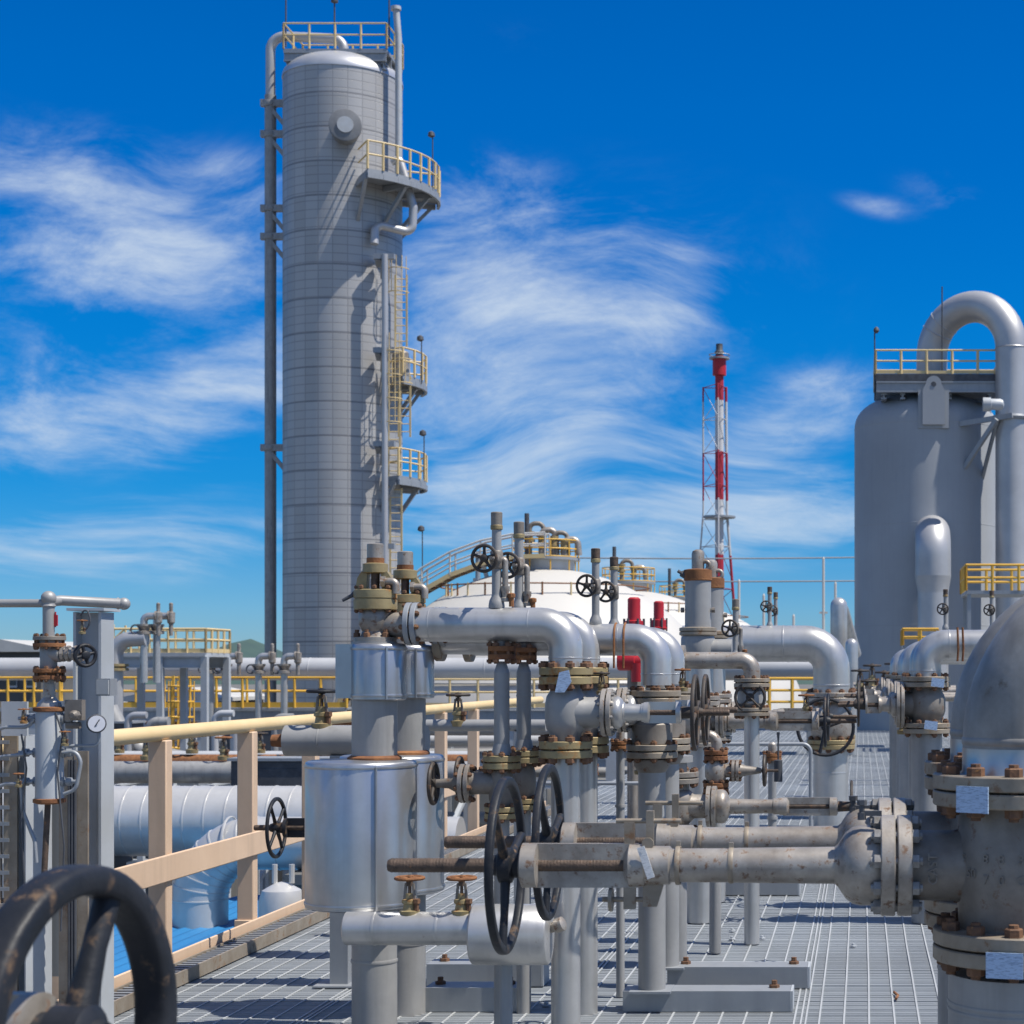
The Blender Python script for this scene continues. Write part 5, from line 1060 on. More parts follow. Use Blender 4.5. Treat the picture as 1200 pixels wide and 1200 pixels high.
m = MB(); m.torus(pb_(880,817)-YA*(17*ub2), -YA, 17*ub2, 1.8*ub2, 1.8*ub2, 32, 8); m.lathe(pb_(880,817)-YA*(8*ub2), -YA, [(0,6*ub2),(9*ub2,5*ub2)], 14)
for k in range(4): q = PI/4+k*PI/2; p = pb_(880,817)-YA*(17*ub2); m.cyl(p, p+Vector((math.cos(q),0,math.sin(q)))*17*ub2, 1.4*ub2, seg=6)
m.build('handwheel', 'blackrust', t)
m = MB(); m.cyl((pb_(881,0).x,Yb,.004), pb_(881,838), 9*ub2, seg=22); m.build('lower_pipe', 'silver', t)
m = MB(); m.lathe(pb_(803,774), -XA, [(0,18*ub2),(5*ub2,18*ub2),(6*ub2,12*ub2),(12*ub2,12*ub2),(13*ub2,18*ub2),(17*ub2,18*ub2)], 24); tag(m.build('end_flange', 'castpale', None, loc=pb_(800,792)), 'bolted flange at the left end of the short silver branch', 'flange')
Yq = 9.8; t = vent(P(862,772,Yq), Yq/F*.62, 'dirty little valve cluster between spring valves and long elbow', False, None)

# ================================================================== group E: long silver elbow behind
YE = 16.; pE = lambda px, py: P(px, py, YE); ue = YE/F
o = pipe('outlet_pipe', 'front long silver pipe with a wide elbow right of centre', [pE(800,754),pE(974,754),pE(974,816)], S(46,YE), S(21,YE), 'silver', 36, group='wide silver elbows right of centre', welds=[(pE(918,754),XA),(pE(870,754),XA),(pE(974,803),ZA)])
copy_tree(o, (0,1.1,0), 'rear long silver pipe almost hidden behind the wide elbow')
t = thing('standing_pipe', 'front flanged standing pipe under the wide silver elbow', 'pipe', (pE(974,0).x,YE,0), 'standing pipes under the wide elbow')
flange(t, pE(974,817), ZA, S(30,YE), S(5,YE), 'castpale', 10, S(3,YE))
m = MB(); m.lathe(pE(974,868), ZA, [(0,S(20,YE)),(.06,S(24,YE)),(.28,S(24,YE)),(.36,S(20,YE))], 28); m.build('body', 'castpale', t)
flange(t, pE(974,872), ZA, S(28,YE), S(5,YE), 'brass', 10, S(3,YE))
m = MB(); m.cyl((pE(973,0).x,YE,.004), pE(973,876), S(20,YE), seg=32); m.torus(pE(973,905), ZA, S(20,YE), .003,.008, 32, 6); m.build('riser', 'silver', t)
copy_tree(t, (0,1.1,0), 'rear flanged standing pipe under the wide silver elbow')
t = thing('gate_valve', 'black ring handwheel facing the viewer below the wide silver elbow', 'valve', pE(968,848))
m = MB(); m.lathe(pE(970,848), -YA, [(S(14,YE),S(9,YE)),(.42,S(7,YE)),(.44,S(11,YE)),(.5,S(11,YE)),(.52,S(4,YE)),(.95,S(4,YE))], 18); m.build('bonnet', 'castpale', t)
m = MB(); m.cyl(pE(970,848)-YA*.9, pE(970,848)-YA*1.3, S(1.5,YE), seg=8); m.build('stem', 'stem', t)
wheel(t, pE(970,848)-YA*.96, Vector((.12,-1,.05)), S(33,YE), S(2.,YE), 3, 'black', S(5,YE), small=True)
t = vent(pE(902,735), ue*.42, 'tiny vent valve with dark cap on the front wide elbow pipe', True, stub=False); copy_tree(t, (0,1.1,0), 'tiny vent valve on the rear wide elbow pipe')
# red actuators far behind
for px, py, Y, k, lab in ((743,742,17,1.,'tall red valve actuator behind the centre elbow'),(772,738,19,.8,'thin red valve actuator right of the tall red one')):
    w = Y/F*k; c = P(px,py,Y); t = thing('valve_actuator', lab, 'actuator', (c.x,Y,0), 'red actuators')
    m = MB(); m.lathe(c, ZA, [(0,12*w),(3*w,13*w),(4*w,11*w),(14*w,11*w),(15*w,8*w),(18*w,7.5*w),(40*w,7.5*w),(42*w,5*w)], 20); m.build('cylinder', 'red', t)
    m = MB()
    for a in range(6): q = a*PI/3; m.cyl(c+Vector((math.cos(q)*11.5*w,math.sin(q)*11.5*w,-2*w)), c+Vector((math.cos(q)*11.5*w,math.sin(q)*11.5*w,17*w)), 1.4*w, seg=6)
    m.build('tie_rods', 'darksteel', t); m = MB(); m.cyl(c,(c.x,Y,.004), 8*w, seg=16); m.lathe((c.x,Y,.9), ZA, [(0,14*w),(.05,14*w),(.06,9*w)], 16); m.build('pedestal', 'cast', t)
c = P(742,775,12.); w = 12./F; t = thing('valve_actuator', 'red actuator box below the centre elbow with chains', 'actuator', (c.x,12,0), 'red actuators')
m = MB(); m.lathe(c+Vector((-18*w,0,0)), XA, [(0,10*w),(2*w,11*w),(20*w,11*w),(21*w,9*w),(40*w,9*w)], 20); m.build('gearbox', 'red', t)
m = MB(); m.lathe(c+Vector((6*w,-4*w,-24*w)), ZA, [(0,8*w),(22*w,8*w)], 16); m.build('motor', 'red', t)
m = MB(); m.cyl((c.x,12,.004), c-ZA*(9*w), 5*w, seg=14); m.build('pedestal', 'cast', t)

# ================================================================== group G: flanged elbows on the right, pair by pair
YG = 10.; ug = YG/F; pG = lambda px, py: P(px, py, YG)
def gset(dy, lab):
    d = (0,dy,0)
    if dy == 0:
        gset.t = [pipe('outlet_pipe', 'nearest silver elbow at right turning away over its valve', [pG(1086,802),pG(1086,755),pG(1260,755)], S(26,YG), S(17,YG), 'silver', 32, group='silver elbows at right', welds=[(pG(1086,786),ZA),(pG(1112,755),XA)])]
        q = dict(hh=27, body=22, line=17, fR=28, ft=5.5, bx=31, bR=27, bt=4, neck=14, bell=14, x2=44, tube=8, x3=54, x4=72, wx=80, wR=26, se=104, sr=2.6)
        gset.t.append(gate_valve('gate_valve', 'nearest flanged gate valve at right under the silver elbow', pG(1086,826), -XA, ug, q, 'flanged gate valves at right', mbody='cast', mtube='castpale', mfl='flange', mwheel='blackrust', nbolt=8, small=True))
        m = MB(); m.cyl((pG(1086,0).x,YG,.004), pG(1086,860), S(18,YG), seg=30); gset.t.append(tag(m.build('standing_pipe', 'pipe', None, loc=(pG(1086,0).x,YG,0)), 'nearest standing pipe under the right silver elbows', 'pipe', 'standing pipes at right'))
    else:
        for o, l in zip(gset.t, lab): copy_tree(o, d, l)
gset(0, None)
gset(.62, ('second silver elbow at right, just behind the nearest','second flanged gate valve at right','second standing pipe at right'))
gset(3.4, ('third silver elbow at right, its curve peeking left of the nearer','third flanged gate valve at right','third standing pipe at right'))
gset(4.2, ('fourth silver elbow at right, farther back','fourth flanged gate valve at right','fourth standing pipe at right'))
gset(8., ('farthest silver elbow at right','farthest flanged gate valve at right','farthest standing pipe at right'))
m = MB()
for px, py in ((1128,0),(1122,0)):
    p = P(px,745,9.9); m.tube([P(px,735,9.9),P(px+1,760,9.9),P(px,775,9.9)], .006, 6)
tag(m.build('chain', 'rust', None, loc=P(1125,775,9.9)), 'rusty pair of chains hanging over the right silver elbow', 'chain')
for px, py, lab in ((1099,800,'pale tag wired to the upper flange of the right valve'),(1091,850,'pale tag wired to the lower flange of the right valve')):
    p = P(px,py,YG-.15); m = MB(); m.box(p,(S(15,YG),.004,S(10,YG)), Matrix.Rotation(.12,3,'Y')); tag(m.build('inspection_tag', 'bluetag', None, loc=p), lab, 'tag')
t = vent(P(1108,738,13.), 13/F*.42, 'tiny brown vent valve above the right elbows', True, stub=False); copy_tree(t, (.35,.2,0), 'tiny brown vent valve right of the other, above the right elbows')
# yellow stages behind on the right
for px0, px1, y0, y1, Y, dep, lab in ((1132,1225,662,692,31,1.5,'yellow railed stage before the grey vessel at the right edge'),(1058,1100,737,756,33,1.,'small yellow railed stage left of the silver outlet')):
    xa, xb = X_(px0,Y), X_(px1,Y); zd_, zt_ = Z_(y1,Y), Z_(y0,Y); t = thing('platform', lab, 'platform', ((xa+xb)/2,Y,0))
    m = MB(); m.box(((xa+xb)/2,Y+dep/2,zd_-.03),(xb-xa,dep,.06)); m.build('floor_grating', 'steel', t)
    for p0, p1 in (((xa,Y),(xb,Y)),((xa,Y),(xa,Y+dep)),((xa,Y+dep),(xb,Y+dep))): rails(t, [p0,p1], zd_, zt_, (1.,.5), .022, 'yellow', .42, .028)
    for xx in (xa+.06,xb-.06):
        for yy in (Y+.06,Y+dep-.06): m = MB(); m.beam((xx,yy,0),(xx,yy,zd_-.06), .06,.06); m.build('leg', 'steel', t)
# rounded grey pipes by the tank
for px, y0, r_, Y, lab in ((983,700,10,34,'upright grey pipe with rounded top left of the grey vessel'),(998,748,7.5,30,'short silver capsule left of the grey vessel foot')):
    w = Y/F; x = X_(px,Y); zt_ = Z_(y0+r_,Y); m = MB(); m.lathe((x,Y,0), ZA, [(.004,r_*w*.8),(Z_(y0+58,Y),r_*w*.8),(Z_(y0+50,Y),r_*w),(zt_,r_*w)]+[(zt_+r_*w*math.sin(q),r_*w*math.cos(q)) for q in (.4,.8,1.2)]+[(zt_+r_*w,0)], 24)
    if px < 990: m.tube(route([(x,Y,zt_-.05),(x+.05,Y+.6,zt_-.02),(x+.3,Y+1.6,zt_-.9)],.5), r_*w*.8, 16)
    tag(m.build('vent_pipe', 'silver', None, loc=(x,Y,0)), lab, 'pipe')
# jumble of small valves in front of the tank foot
for i, (px, py, Y) in enumerate(((1008,812,20),(1022,806,22),(1036,814,19),(1047,804,23),(1016,824,18))):
    globe(P(px,py,Y), Y/F*.62, ['tiny grey valve left of the right elbows, leftmost of its row','tiny grey valve second in the row by the right elbows','tiny grey valve at the middle of the row by the right elbows','tiny grey valve nearest the right elbows in its row','tiny low grey valve under the row by the right elbows'][i], 'tiny valves before the grey vessel', 'blackrust')
for i, (Y, py, r_, lab) in enumerate(((19,818,4,'nearest level pipe under the tiny valves by the right elbows'),(20,816,5,'second level pipe under the tiny valves by the right elbows'),(22,810,4.5,'third level pipe under the tiny valves by the right elbows'),(23,808,5,'farthest level pipe under the tiny valves by the right elbows'))):
    m = MB(); a, b = P(1000,py,Y), P(1120,py,Y); m.cyl(a, b, r_*Y/F, seg=16); m.cyl((P(1092,0,Y).x,Y,.004), P(1092,py,Y), r_*Y/F, seg=12); m.lathe(a, XA, [(0,r_*1.8*Y/F),(.03,r_*1.8*Y/F)], 14); m.lathe(P(1028,py,Y), XA, [(0,r_*1.8*Y/F),(.05,r_*1.8*Y/F)], 14)
    tag(m.build('manifold_pipe', 'castpale', None, loc=(a.x,Y,a.z)), lab, 'pipe', 'level pipes by the right elbows')

# ================================================================== group R: big riser and large gate valves at right front
YQ, DQ = 5., .68; uq = YQ/F; pQ = lambda px, py: P(px, py, YQ)
t = thing('riser_pipe', 'front big dirty grey riser bending away at the right edge', 'pipe', (pQ(1196,0).x,YQ,-1), 'big risers at the right edge')
xc = pQ(1196,0).x; rt = 68*uq
el = [Vector((xc,YQ,pQ(0,905).z)),Vector((xc,YQ,pQ(0,868).z))]+arc((xc+150*uq,YQ,pQ(0,868).z),-XA,ZA,150*uq,0,PI/2,18)[1:]+[Vector((xc+1.5,YQ,pQ(0,868).z+150*uq))]
m = MB(); m.tube(el, rt, 48); m.torus(el[1], ZA, rt-.001, .004,.012, 48, 8); m.build('elbow', 'dirtypipe', t)
m = MB(); m.lathe((xc,YQ,pQ(0,916).z), ZA, [(0,74*uq),(8*uq,72*uq),(14*uq,68.6*uq),(40*uq,68.4*uq)], 48); m.build('weld_neck', 'jacket', t)
m = MB(); m.cyl((xc,YQ,-1), (xc,YQ,pQ(0,1138).z), 85*uq, seg=48)
for py in (1172,1180): m.torus((xc,YQ,pQ(0,py).z), ZA, 85*uq, .003,.006, 48, 6)
m.build('lower_pipe', 'pipe', t)
copy_tree(t, (0,DQ,0), 'rear big dirty grey riser just behind the front one')
qR = dict(hh=90, body=80, line=70, fR=103, ft=17, bx=146, bR=59, bt=17, neck=41, bell=47, x2=218, tube=20.5, x3=440, x4=586, wx=603, wR=104, se=741, sr=8.5)
M_sm = gate_valve('gate_valve', 'largest gate valve in front, with big black handwheel and long stem', pQ(1196,1014), -XA, uq, qR, 'large gate valves at right front', mbody='cast', mtube='castpale', mfl='flange', mwheel='black', nbolt=12, phase=.75, nsp=3, rim=.055)
tagx = pQ(1196,1014)
# raised casting marks on the body
def lettering(txt, c, h, root, rot=0., nrm=None):
    cu = bpy.data.curves.new('lettering', 'FONT'); cu.body = txt; cu.size = h; cu.extrude = .003; cu.align_x = 'CENTER'; cu.align_y = 'CENTER'
    tmp = bpy.data.objects.new('lettering', cu); COL.objects.link(tmp); dg = bpy.context.evaluated_depsgraph_get(); me = bpy.data.meshes.new_from_object(tmp.evaluated_get(dg)); bpy.data.objects.remove(tmp)
    me.materials.append(M['cast']); o = bpy.data.objects.new('lettering', me); COL.objects.link(o); o.parent = root; o.location = Vector(c)-OFF[root]; o.rotation_euler = (R(90),rot,0)
    if nrm: o.rotation_euler = (R(90),rot,math.atan2(nrm[0],-nrm[1]))
bx = pQ(1196,1014); rb = 80*uq
for txt, a, dz in (('5',-1.02,12),('50',-.86,-4),('8',-.60,14),('7',-.60,-10),('8',-.36,14),('0',-.36,-10),('3',-.08,14),('C',-.08,-10)):
    e = Vector((math.sin(a),-math.cos(a),0)); lettering(txt, bx+e*(rb+.0005)+ZA*(dz*uq), 15*uq, M_sm, 0, e)
lettering('CAST', bx-XA*(104*uq)-YA*(41.8*uq), 15*uq, M_sm, -R(90))
copy_tree(M_sm, (0,DQ,-.0), 'second large gate valve behind the largest one')
# yoke locks: brackets clamped to the front valves
for dy, lab in ((0,'rusty clamp bracket on the front yoke below the white tag'),(DQ,'rusty clamp bracket on the rear yoke')):
    c = pQ(752,1014)+YA*dy; m = MB(); cb_ = thing('clamp_bracket', lab, 'bracket', c-ZA*(50*uq), 'clamp brackets on the yokes')
    m.box(c+Vector((-14*uq,0,35*uq)),(12*uq,9*uq,32*uq)); m.box(c+Vector((10*uq,0,44*uq)),(9*uq,9*uq,40*uq)); m.cyl(c+Vector((-30*uq,0,52*uq)), c+Vector((46*uq,0,52*uq)), 3*uq, seg=10)
    m.lathe(c+Vector((8*uq,-5*uq,26*uq)), -YA, [(0,7*uq),(4*uq,7*uq)], 14); m.build('upper_clamp', 'flange', cb_); m = MB()
    m.box(c+Vector((-14*uq,0,-36*uq)),(14*uq,9*uq,30*uq)); m.prism([c+Vector((2*uq,-5*uq,-22*uq)),c+Vector((26*uq,-5*uq,-22*uq)),c+Vector((18*uq,-5*uq,-48*uq)),c+Vector((2*uq,-5*uq,-48*uq))],(0,10*uq,0)); m.cyl(c+Vector((-46*uq,0,-40*uq)), c+Vector((10*uq,0,-40*uq)), 3*uq, seg=10); m.lathe(c+Vector((-38*uq,0,-40*uq)), XA, [(0,14*uq),(4*uq,14*uq)], 20)
    m.build('lower_clamp', 'flange', cb_)
p = pQ(760,1008)-YA*(26*uq); m = MB(); m.box(p,(9*uq,.004,38*uq), Matrix.Rotation(-.33,3,'Y')); m.lathe(p+Vector((-5*uq,-.003,14*uq)), -YA, [(0,2*uq),(.001,2*uq)], 10); tag(m.build('inspection_tag', 'tag', None, loc=p), 'slanting white tag on the front yoke of the largest valve', 'tag')
for px, py, h_, lab in ((1138,931,30,'pale blue tag on the upper right front flange'),(1172,1115,29,'pale blue tag on the lower right front flange')):
    a = (px-1196)/103.; e = Vector((math.sin(a*1.1),-math.cos(a*1.1),0)); p = Vector((xc,YQ,pQ(0,py).z))+e*(105*uq+.004); m = MB(); m.box(p,(42*uq,.004,h_*uq), Matrix.Rotation(math.atan2(e.x,-e.y),3,'Z')); tag(m.build('inspection_tag', 'bluetag', None, loc=p-ZA*(h_*uq/2)), lab, 'tag')

# ================================================================== near left: big black handwheel and level gauge stand
YW = 2.62; uw = YW/F
qW = dict(hh=180, body=110, line=90, fR=170, ft=26, bx=200, bR=110, bt=22, neck=70, bell=70, x2=300, tube=42, x3=420, x4=560, wx=600, wR=204, se=625, sr=13)
cw = P(86,1218,YW); wd = Vector((.99,-.13,0)).normalized()
gw = gate_valve('gate_valve', 'near black handwheel with chipped paint at the bottom left corner', cw-wd*(600*uw), wd, uw, qW, mbody='cast', mtube='castpale', mfl='flange', mwheel='black', phase=1.13, nsp=3, rim=.088, rimb=.12)
m = MB(); b = gw.location; m.cyl((b.x,b.y,-1),(b.x,b.y,b.z), .12, seg=24); m.cyl((b.x,b.y,b.z+.475),(b.x,b.y,b.z+.50), .19, seg=32); tag(m.build('standing_pipe', 'pipe', None, loc=(b.x,b.y,-1)), 'standing pipe outside the left edge carrying the near handwheel valve', 'pipe')

YP = 6.6; up = YP/F; pP = lambda px, py: P(px, py, YP)
t = thing('steel_post', 'broad galvanised steel post with cap plate at the left', 'post', (pP(88,0).x,YP+.1,0))
m = MB(); m.ibeam((pP(88,0).x,YP+.16,.004), (pP(88,0).x,YP+.16,pP(0,716).z), .115,.105,.010, up=XA); m.build('beam', 'steelpale', t)
m = MB(); m.box((pP(88,0).x,YP+.16,pP(0,715).z+.006),(.14,.15,.01)); m.build('cap_plate', 'steelpale', t)
m = MB(); m.box((pP(88,0).x,YP+.16,.012),(.2,.2,.014)); m.build('base_plate', 'steelpale', t)
m = MB(); m.box((pP(56,0).x,YP+.11,(pP(0,822).z+pP(0,1150).z)/2),(S(34,YP),.008,pP(0,822).z-pP(0,1150).z)); m.build('back_panel', 'steel', t)
t2 = thing('cable_tray', 'upright perforated cable tray beside the broad steel post', 'cable tray', (pP(88,0).x,YP,0))
for px in (79,97): m = MB(); m.beam((pP(px,0).x,YP-.01,.004),(pP(px,0).x,YP-.01,pP(0,880).z), .012,.05, up=XA); m.build('side_rail', 'flange', t2)
z = .06
while z < pP(0,882).z: m = MB(); m.box((pP(88,0).x,YP,z),(S(17,YP),.02,.014)); m.build('rung', 'steel', t2); z += .06
m = MB()
for k in range(3): m.tube([(pP(84+3.5*k,0).x,YP-.02,.0),(pP(84+3.5*k,0).x,YP-.02,pP(0,890).z)], .006, 8)
m.build('cables', 'darksteel', t2)
# second tray and flat bar at the very edge
t2 = thing('cable_tray', 'upright cable tray at the very left edge', 'cable tray', (pP(4,0).x,YP,0))
for px in (-6,13): m = MB(); m.beam((pP(px,0).x,YP,.004),(pP(px,0).x,YP,pP(0,822).z), .012,.05, up=XA); m.build('side_rail', 'flange', t2)
z = .06
while z < pP(0,826).z: m = MB(); m.box((pP(3.5,0).x,YP,z),(S(17,YP),.02,.014)); m.build('rung', 'steel', t2); z += .06
m = MB(); m.ibeam((pP(30,0).x,YP+.05,.004),(pP(30,0).x,YP+.05,pP(0,862).z), .10,.10,.01, up=Vector((.8,-.6,0))); m.box((pP(22,0).x,YP-.03,pP(0,842).z),(S(30,YP),.012,S(40,YP))); m.box((pP(30,0).x,YP+.05,.009),(.18,.18,.008)); tag(m.build('support_post', 'steelpale', None, loc=(pP(30,0).x,YP+.05,0)), 'slender pale steel post with bracket plate at left', 'post')

YV = 6.0; uv_ = YV/F; pV = lambda px, py: P(px, py, YV)
t = thing('level_gauge', 'grey cylindrical level chamber with rusty flanges on the left', 'level gauge', pV(57,1060))
m = MB(); m.lathe(pV(58,938), ZA, [(0,16*uv_),(8*uv_,15.6*uv_),(100*uv_,15.6*uv_),(106*uv_,14*uv_)], 32); m.build('chamber', 'steelpale', t)
m = MB(); m.lathe(pV(58,942), ZA, [(0,13*uv_),(2*uv_,18*uv_),(6*uv_,18*uv_),(7*uv_,15*uv_)], 28); m.build('bottom_ring', 'rust', t)
m = MB(); m.lathe(pV(58,834), ZA, [(0,15*uv_),(1*uv_,18*uv_),(5*uv_,18*uv_),(6*uv_,15*uv_)], 28); m.build('top_ring', 'rust', t)
m = MB(); m.lathe(pV(58,829), ZA, [(0,14*uv_),(5*uv_,13*uv_),(9*uv_,9*uv_),(12*uv_,6.5*uv_),(28*uv_,6.5*uv_)], 24); m.build('head', 'castpale', t)
m = MB(); m.cyl(pV(56,942), pV(50,1062), 3.4*uv_, seg=14); m.build('drain_tube', 'stem', t)
for py in (842,882,916):
    for sg, ln in ((-1,24),(1,20)):
        m = MB(); m.lathe(pV(58,py), XA*sg, [(12*uv_,6*uv_),(18*uv_,6*uv_),(18.5*uv_,3*uv_),((ln)*uv_,3*uv_),((ln+.5)*uv_,5*uv_),((ln+6)*uv_,5*uv_),((ln+7)*uv_,2.4*uv_),((ln+12)*uv_,2.4*uv_)], 10); m.build('side_nozzle', 'steel', t)
t = thing('instrument_valve', 'stack of rusty flanges and a valve on the left riser', 'valve', pV(55,810), None)
flange(t, pV(58,752), ZA, 18*uv_, 4.5*uv_, 'rust', 8, 2.3*uv_, gap=.01, m2='cast'); flange(t, pV(58,790), ZA, 18*uv_, 4.5*uv_, 'rust', 8, 2.3*uv_, gap=.01)
m = MB(); m.lathe(pV(57,786), ZA, [(0,8*uv_),(4*uv_,9.5*uv_),(26*uv_,9.5*uv_),(30*uv_,8*uv_)], 24); m.lathe(pV(57,766), XA, [(0,9*uv_),(10*uv_,10*uv_),(14*uv_,10*uv_),(15*uv_,7*uv_),(38*uv_,7*uv_)], 20); m.build('body', 'pipe', t)
for k, x in enumerate((16,22,30,36)): m = MB(); m.lathe(pV(57+x,766), XA, [(0,9.5*uv_),(3.5*uv_,9.5*uv_)], 8); m.build('gland', 'castpale', t)
wheel(t, pV(103,768)+YA*-.02, Vector((.75,-.66,0)), 14.5*uv_, 2.4*uv_, 4, 'black', 5*uv_, small=True)
m = MB(); m.cyl(pV(94,766), pV(104,768)-YA*.02, 2.4*uv_, seg=10); m.build('stem', 'rust', t)
m = MB(); m.cyl(pV(57,822), pV(57,796), 6*uv_, seg=20); m.build('neck', 'pipe', t)
m = MB(); m.tube([pV(57,748),pV(57,704)], 6.6*uv_, 20); m.ball(pV(57,701), 8.6*uv_); m.torus(pV(57,710), ZA, 7*uv_, 1.2*uv_, 1.6*uv_, 20, 6); tag(m.build('riser_pipe', 'pipe', None, loc=pV(57,748)), 'upright grey pipe with ball top above the rusty flanges', 'pipe')
m = MB(); m.tube([pV(57,705),pV(64,703)+YA*.05,pV(128,706)+YA*.12], 6.2*uv_, 18); m.ball(pV(128,706)+YA*.12, 7.4*uv_); m.torus(pV(121,705.6)+YA*.12, XA, 6.2*uv_, 1.*uv_, 1.5*uv_, 18, 6); tag(m.build('cross_pipe', 'pipe', None, loc=pV(95,712)), 'short grey cross pipe with round end, right of the ball top', 'pipe')
pipe('cross_pipe', 'thin grey pipe entering from the left edge to the ball top', [pV(-40,707),pV(55,707)], 1, 4.8*uv_, 'pipe', 16)
m = MB(); m.box(pV(65,727),(5*uv_,.006,13*uv_)); m.lathe(pV(65,735), ZA, [(0,1*uv_),(18*uv_,1*uv_)], 6); tag(m.build('hanging_tag', 'red', None, loc=pV(65,735)), 'small red tag hanging beside the left riser', 'tag')
c = pV(113,848); t = thing('pressure_gauge', 'round white faced pressure gauge beside the steel post', 'gauge', c-ZA*.04)
m = MB(); m.lathe(c, Vector((.45,-.89,0)), [(-.03,10*uv_),(-.01,11*uv_),(.006,11*uv_),(.008,9.6*uv_)], 28); m.build('case', 'darksteel', t)
m = MB(); m.lathe(c+Vector((.45,-.89,0))*.0085, Vector((.45,-.89,0)), [(0,9.4*uv_),(.001,9.3*uv_)], 28); m.build('face', 'glass', t)
m = MB(); m.box(c+Vector((.45,-.89,0))*.012,(1*uv_,.002,12*uv_), Matrix.Rotation(.6,3,'Y')); m.build('needle', 'darksteel', t)
m = MB(); m.tube(route([c-Vector((0,-.02,10*uv_)),c-Vector((0,-.02,26*uv_)),pV(80,874)],.02), 1.8*uv_, 8); m.build('tube', 'steel', t)
for pts, lab in (([pV(-30,905),pV(6,886),pV(30,884),pV(42,882)],'bent steel tube at the left edge to the chamber top'),([pV(-20,930),pV(10,918),pV(24,918),pV(42,916)],'bent steel tube at the left edge to the chamber middle'),([pV(28,918),pV(30,950),pV(44,985),pV(46,1010)],'thin impulse tube curling below the left chamber'),([pV(74,882),pV(92,880),pV(98,892),pV(92,925),pV(78,930)],'thin looped tube right of the left chamber'),([pV(-30,868),pV(8,852),pV(36,852),pV(44,842)],'upper bent steel tube at the left edge')):
    pipe('impulse_tube', lab, [Vector(p)-YA*.02 for p in pts], .04, 2.2*uv_, 'steel', 10, group='impulse tubes on the left')
m = MB(); m.box(pV(88,832),(S(20,YV),.03,S(24,YV))); m.lathe(pV(92,838)-YA*.02, -YA, [(0,6*uv_),(.02,6*uv_),(.03,3*uv_)], 8); m.lathe(pV(86,850), XA, [(-8*uv_,4*uv_),(8*uv_,4*uv_)], 8); tag(m.build('valve_manifold', 'cast', None, loc=pV(88,845)), 'small grey valve manifold between chamber and gauge', 'manifold')
# stray pin on the deck
p = P(1050,1170,7.6); p.z = .012
m = MB(); m.tube([p,p+Vector((.01,.08,.0)),p+Vector((-.005,.16,0))], .006, 8); tag(m.build('rusty_pin', 'rust', None, loc=p), 'rusty pin lying on the grating at lower right', 'pin')

# ================================================================== more plant between the railing and the rack
rnd = random.Random(21)
spec = [(34,905,13,'pipe','grey pipe nearest the railing on the middle trestle'),(34.8,899,7,'silver_far','thin silver pipe beside the grey one on the middle trestle'),(36.4,893,9,'rust','brown pipe on the middle trestle'),(37.6,888,8,'whitepipe','pale pipe at the back of the middle trestle')]
for Y, py, rr, mt, lab in spec: pipe('trestle_pipe', lab, [(X_(-60,Y),Y,Z_(py,Y)),(X_(560,Y),Y,Z_(py,Y))], 1, S(rr,Y), mt, 18, group='pipes on the middle trestle')
tr = thing('pipe_trestle', 'low dark steel trestle under the pipes nearest the railing', 'trestle', (X_(240,35.5),35.5,GZ))
zt = Z_(919,34)-.05
for px in (20,150,258,330,420,520):
    x = X_(px,35.5)
    m = MB(); m.ibeam((x,33.6,zt-.14),(x,38,zt-.14), .16,.24,.03, up=ZA); m.build('beam', 'steelpale', tr)
    for y in (33.8,37.8): m = MB(); m.ibeam((x,y,GZ),(x,y,zt-.27), .2,.2,.03, up=YA); m.build('column', 'steelpale', tr)
    m = MB(); m.beam((x,33.85,zt-1.9),(x,37.7,zt-.3), .09,.09); m.build('brace', 'steelpale', tr)
labs = ['small grey valve on the trestle left of the caged ladder','small grey valve on the trestle behind the first railing post','small grey valve on the trestle between the railing posts','small grey valve on the trestle left of the second railing post','small grey valve on the trestle right of the second railing post','small grey valve on the trestle near the dark stub pipe','small grey valve on the trestle beside the jackets','small grey valve on the trestle under the dark stub pipe']
for i, px in enumerate((140,172,225,262,305,338,352,392)):
    Y = 34 if i % 2 else 36.4; c = P(px,(905-13 if i % 2 else 893-9),Y)
    globe(c+ZA*.06, S(1,Y)*rnd.uniform(.45,.7), labs[i], 'small valves on the middle trestle', 'blackrust' if i % 3 else 'rust')
rl_ = ['thin upright riser left of the caged ladder','upright riser behind the first railing post','thin upright riser right of the caged ladder','upright riser left of the second railing post','thin upright riser by the dark stub pipe','upright riser just left of the front jacket']
for i, (px, y0, y1, Y, rr) in enumerate(((150,838,925,39,4),(176,846,930,38.5,6),(252,836,915,40,4),(276,850,925,38.8,6),(322,840,910,40,4),(348,850,935,38.6,5))):
    pipe('riser', rl_[i], [(X_(px,Y),Y,Z_(y1,Y)),(X_(px,Y),Y,Z_(y0,Y)),(X_(px+22,Y),Y,Z_(y0,Y))], S(9,Y), S(rr,Y), ('silver_far','pipe','whitepipe')[i%3], 16, group='risers behind the trestle')
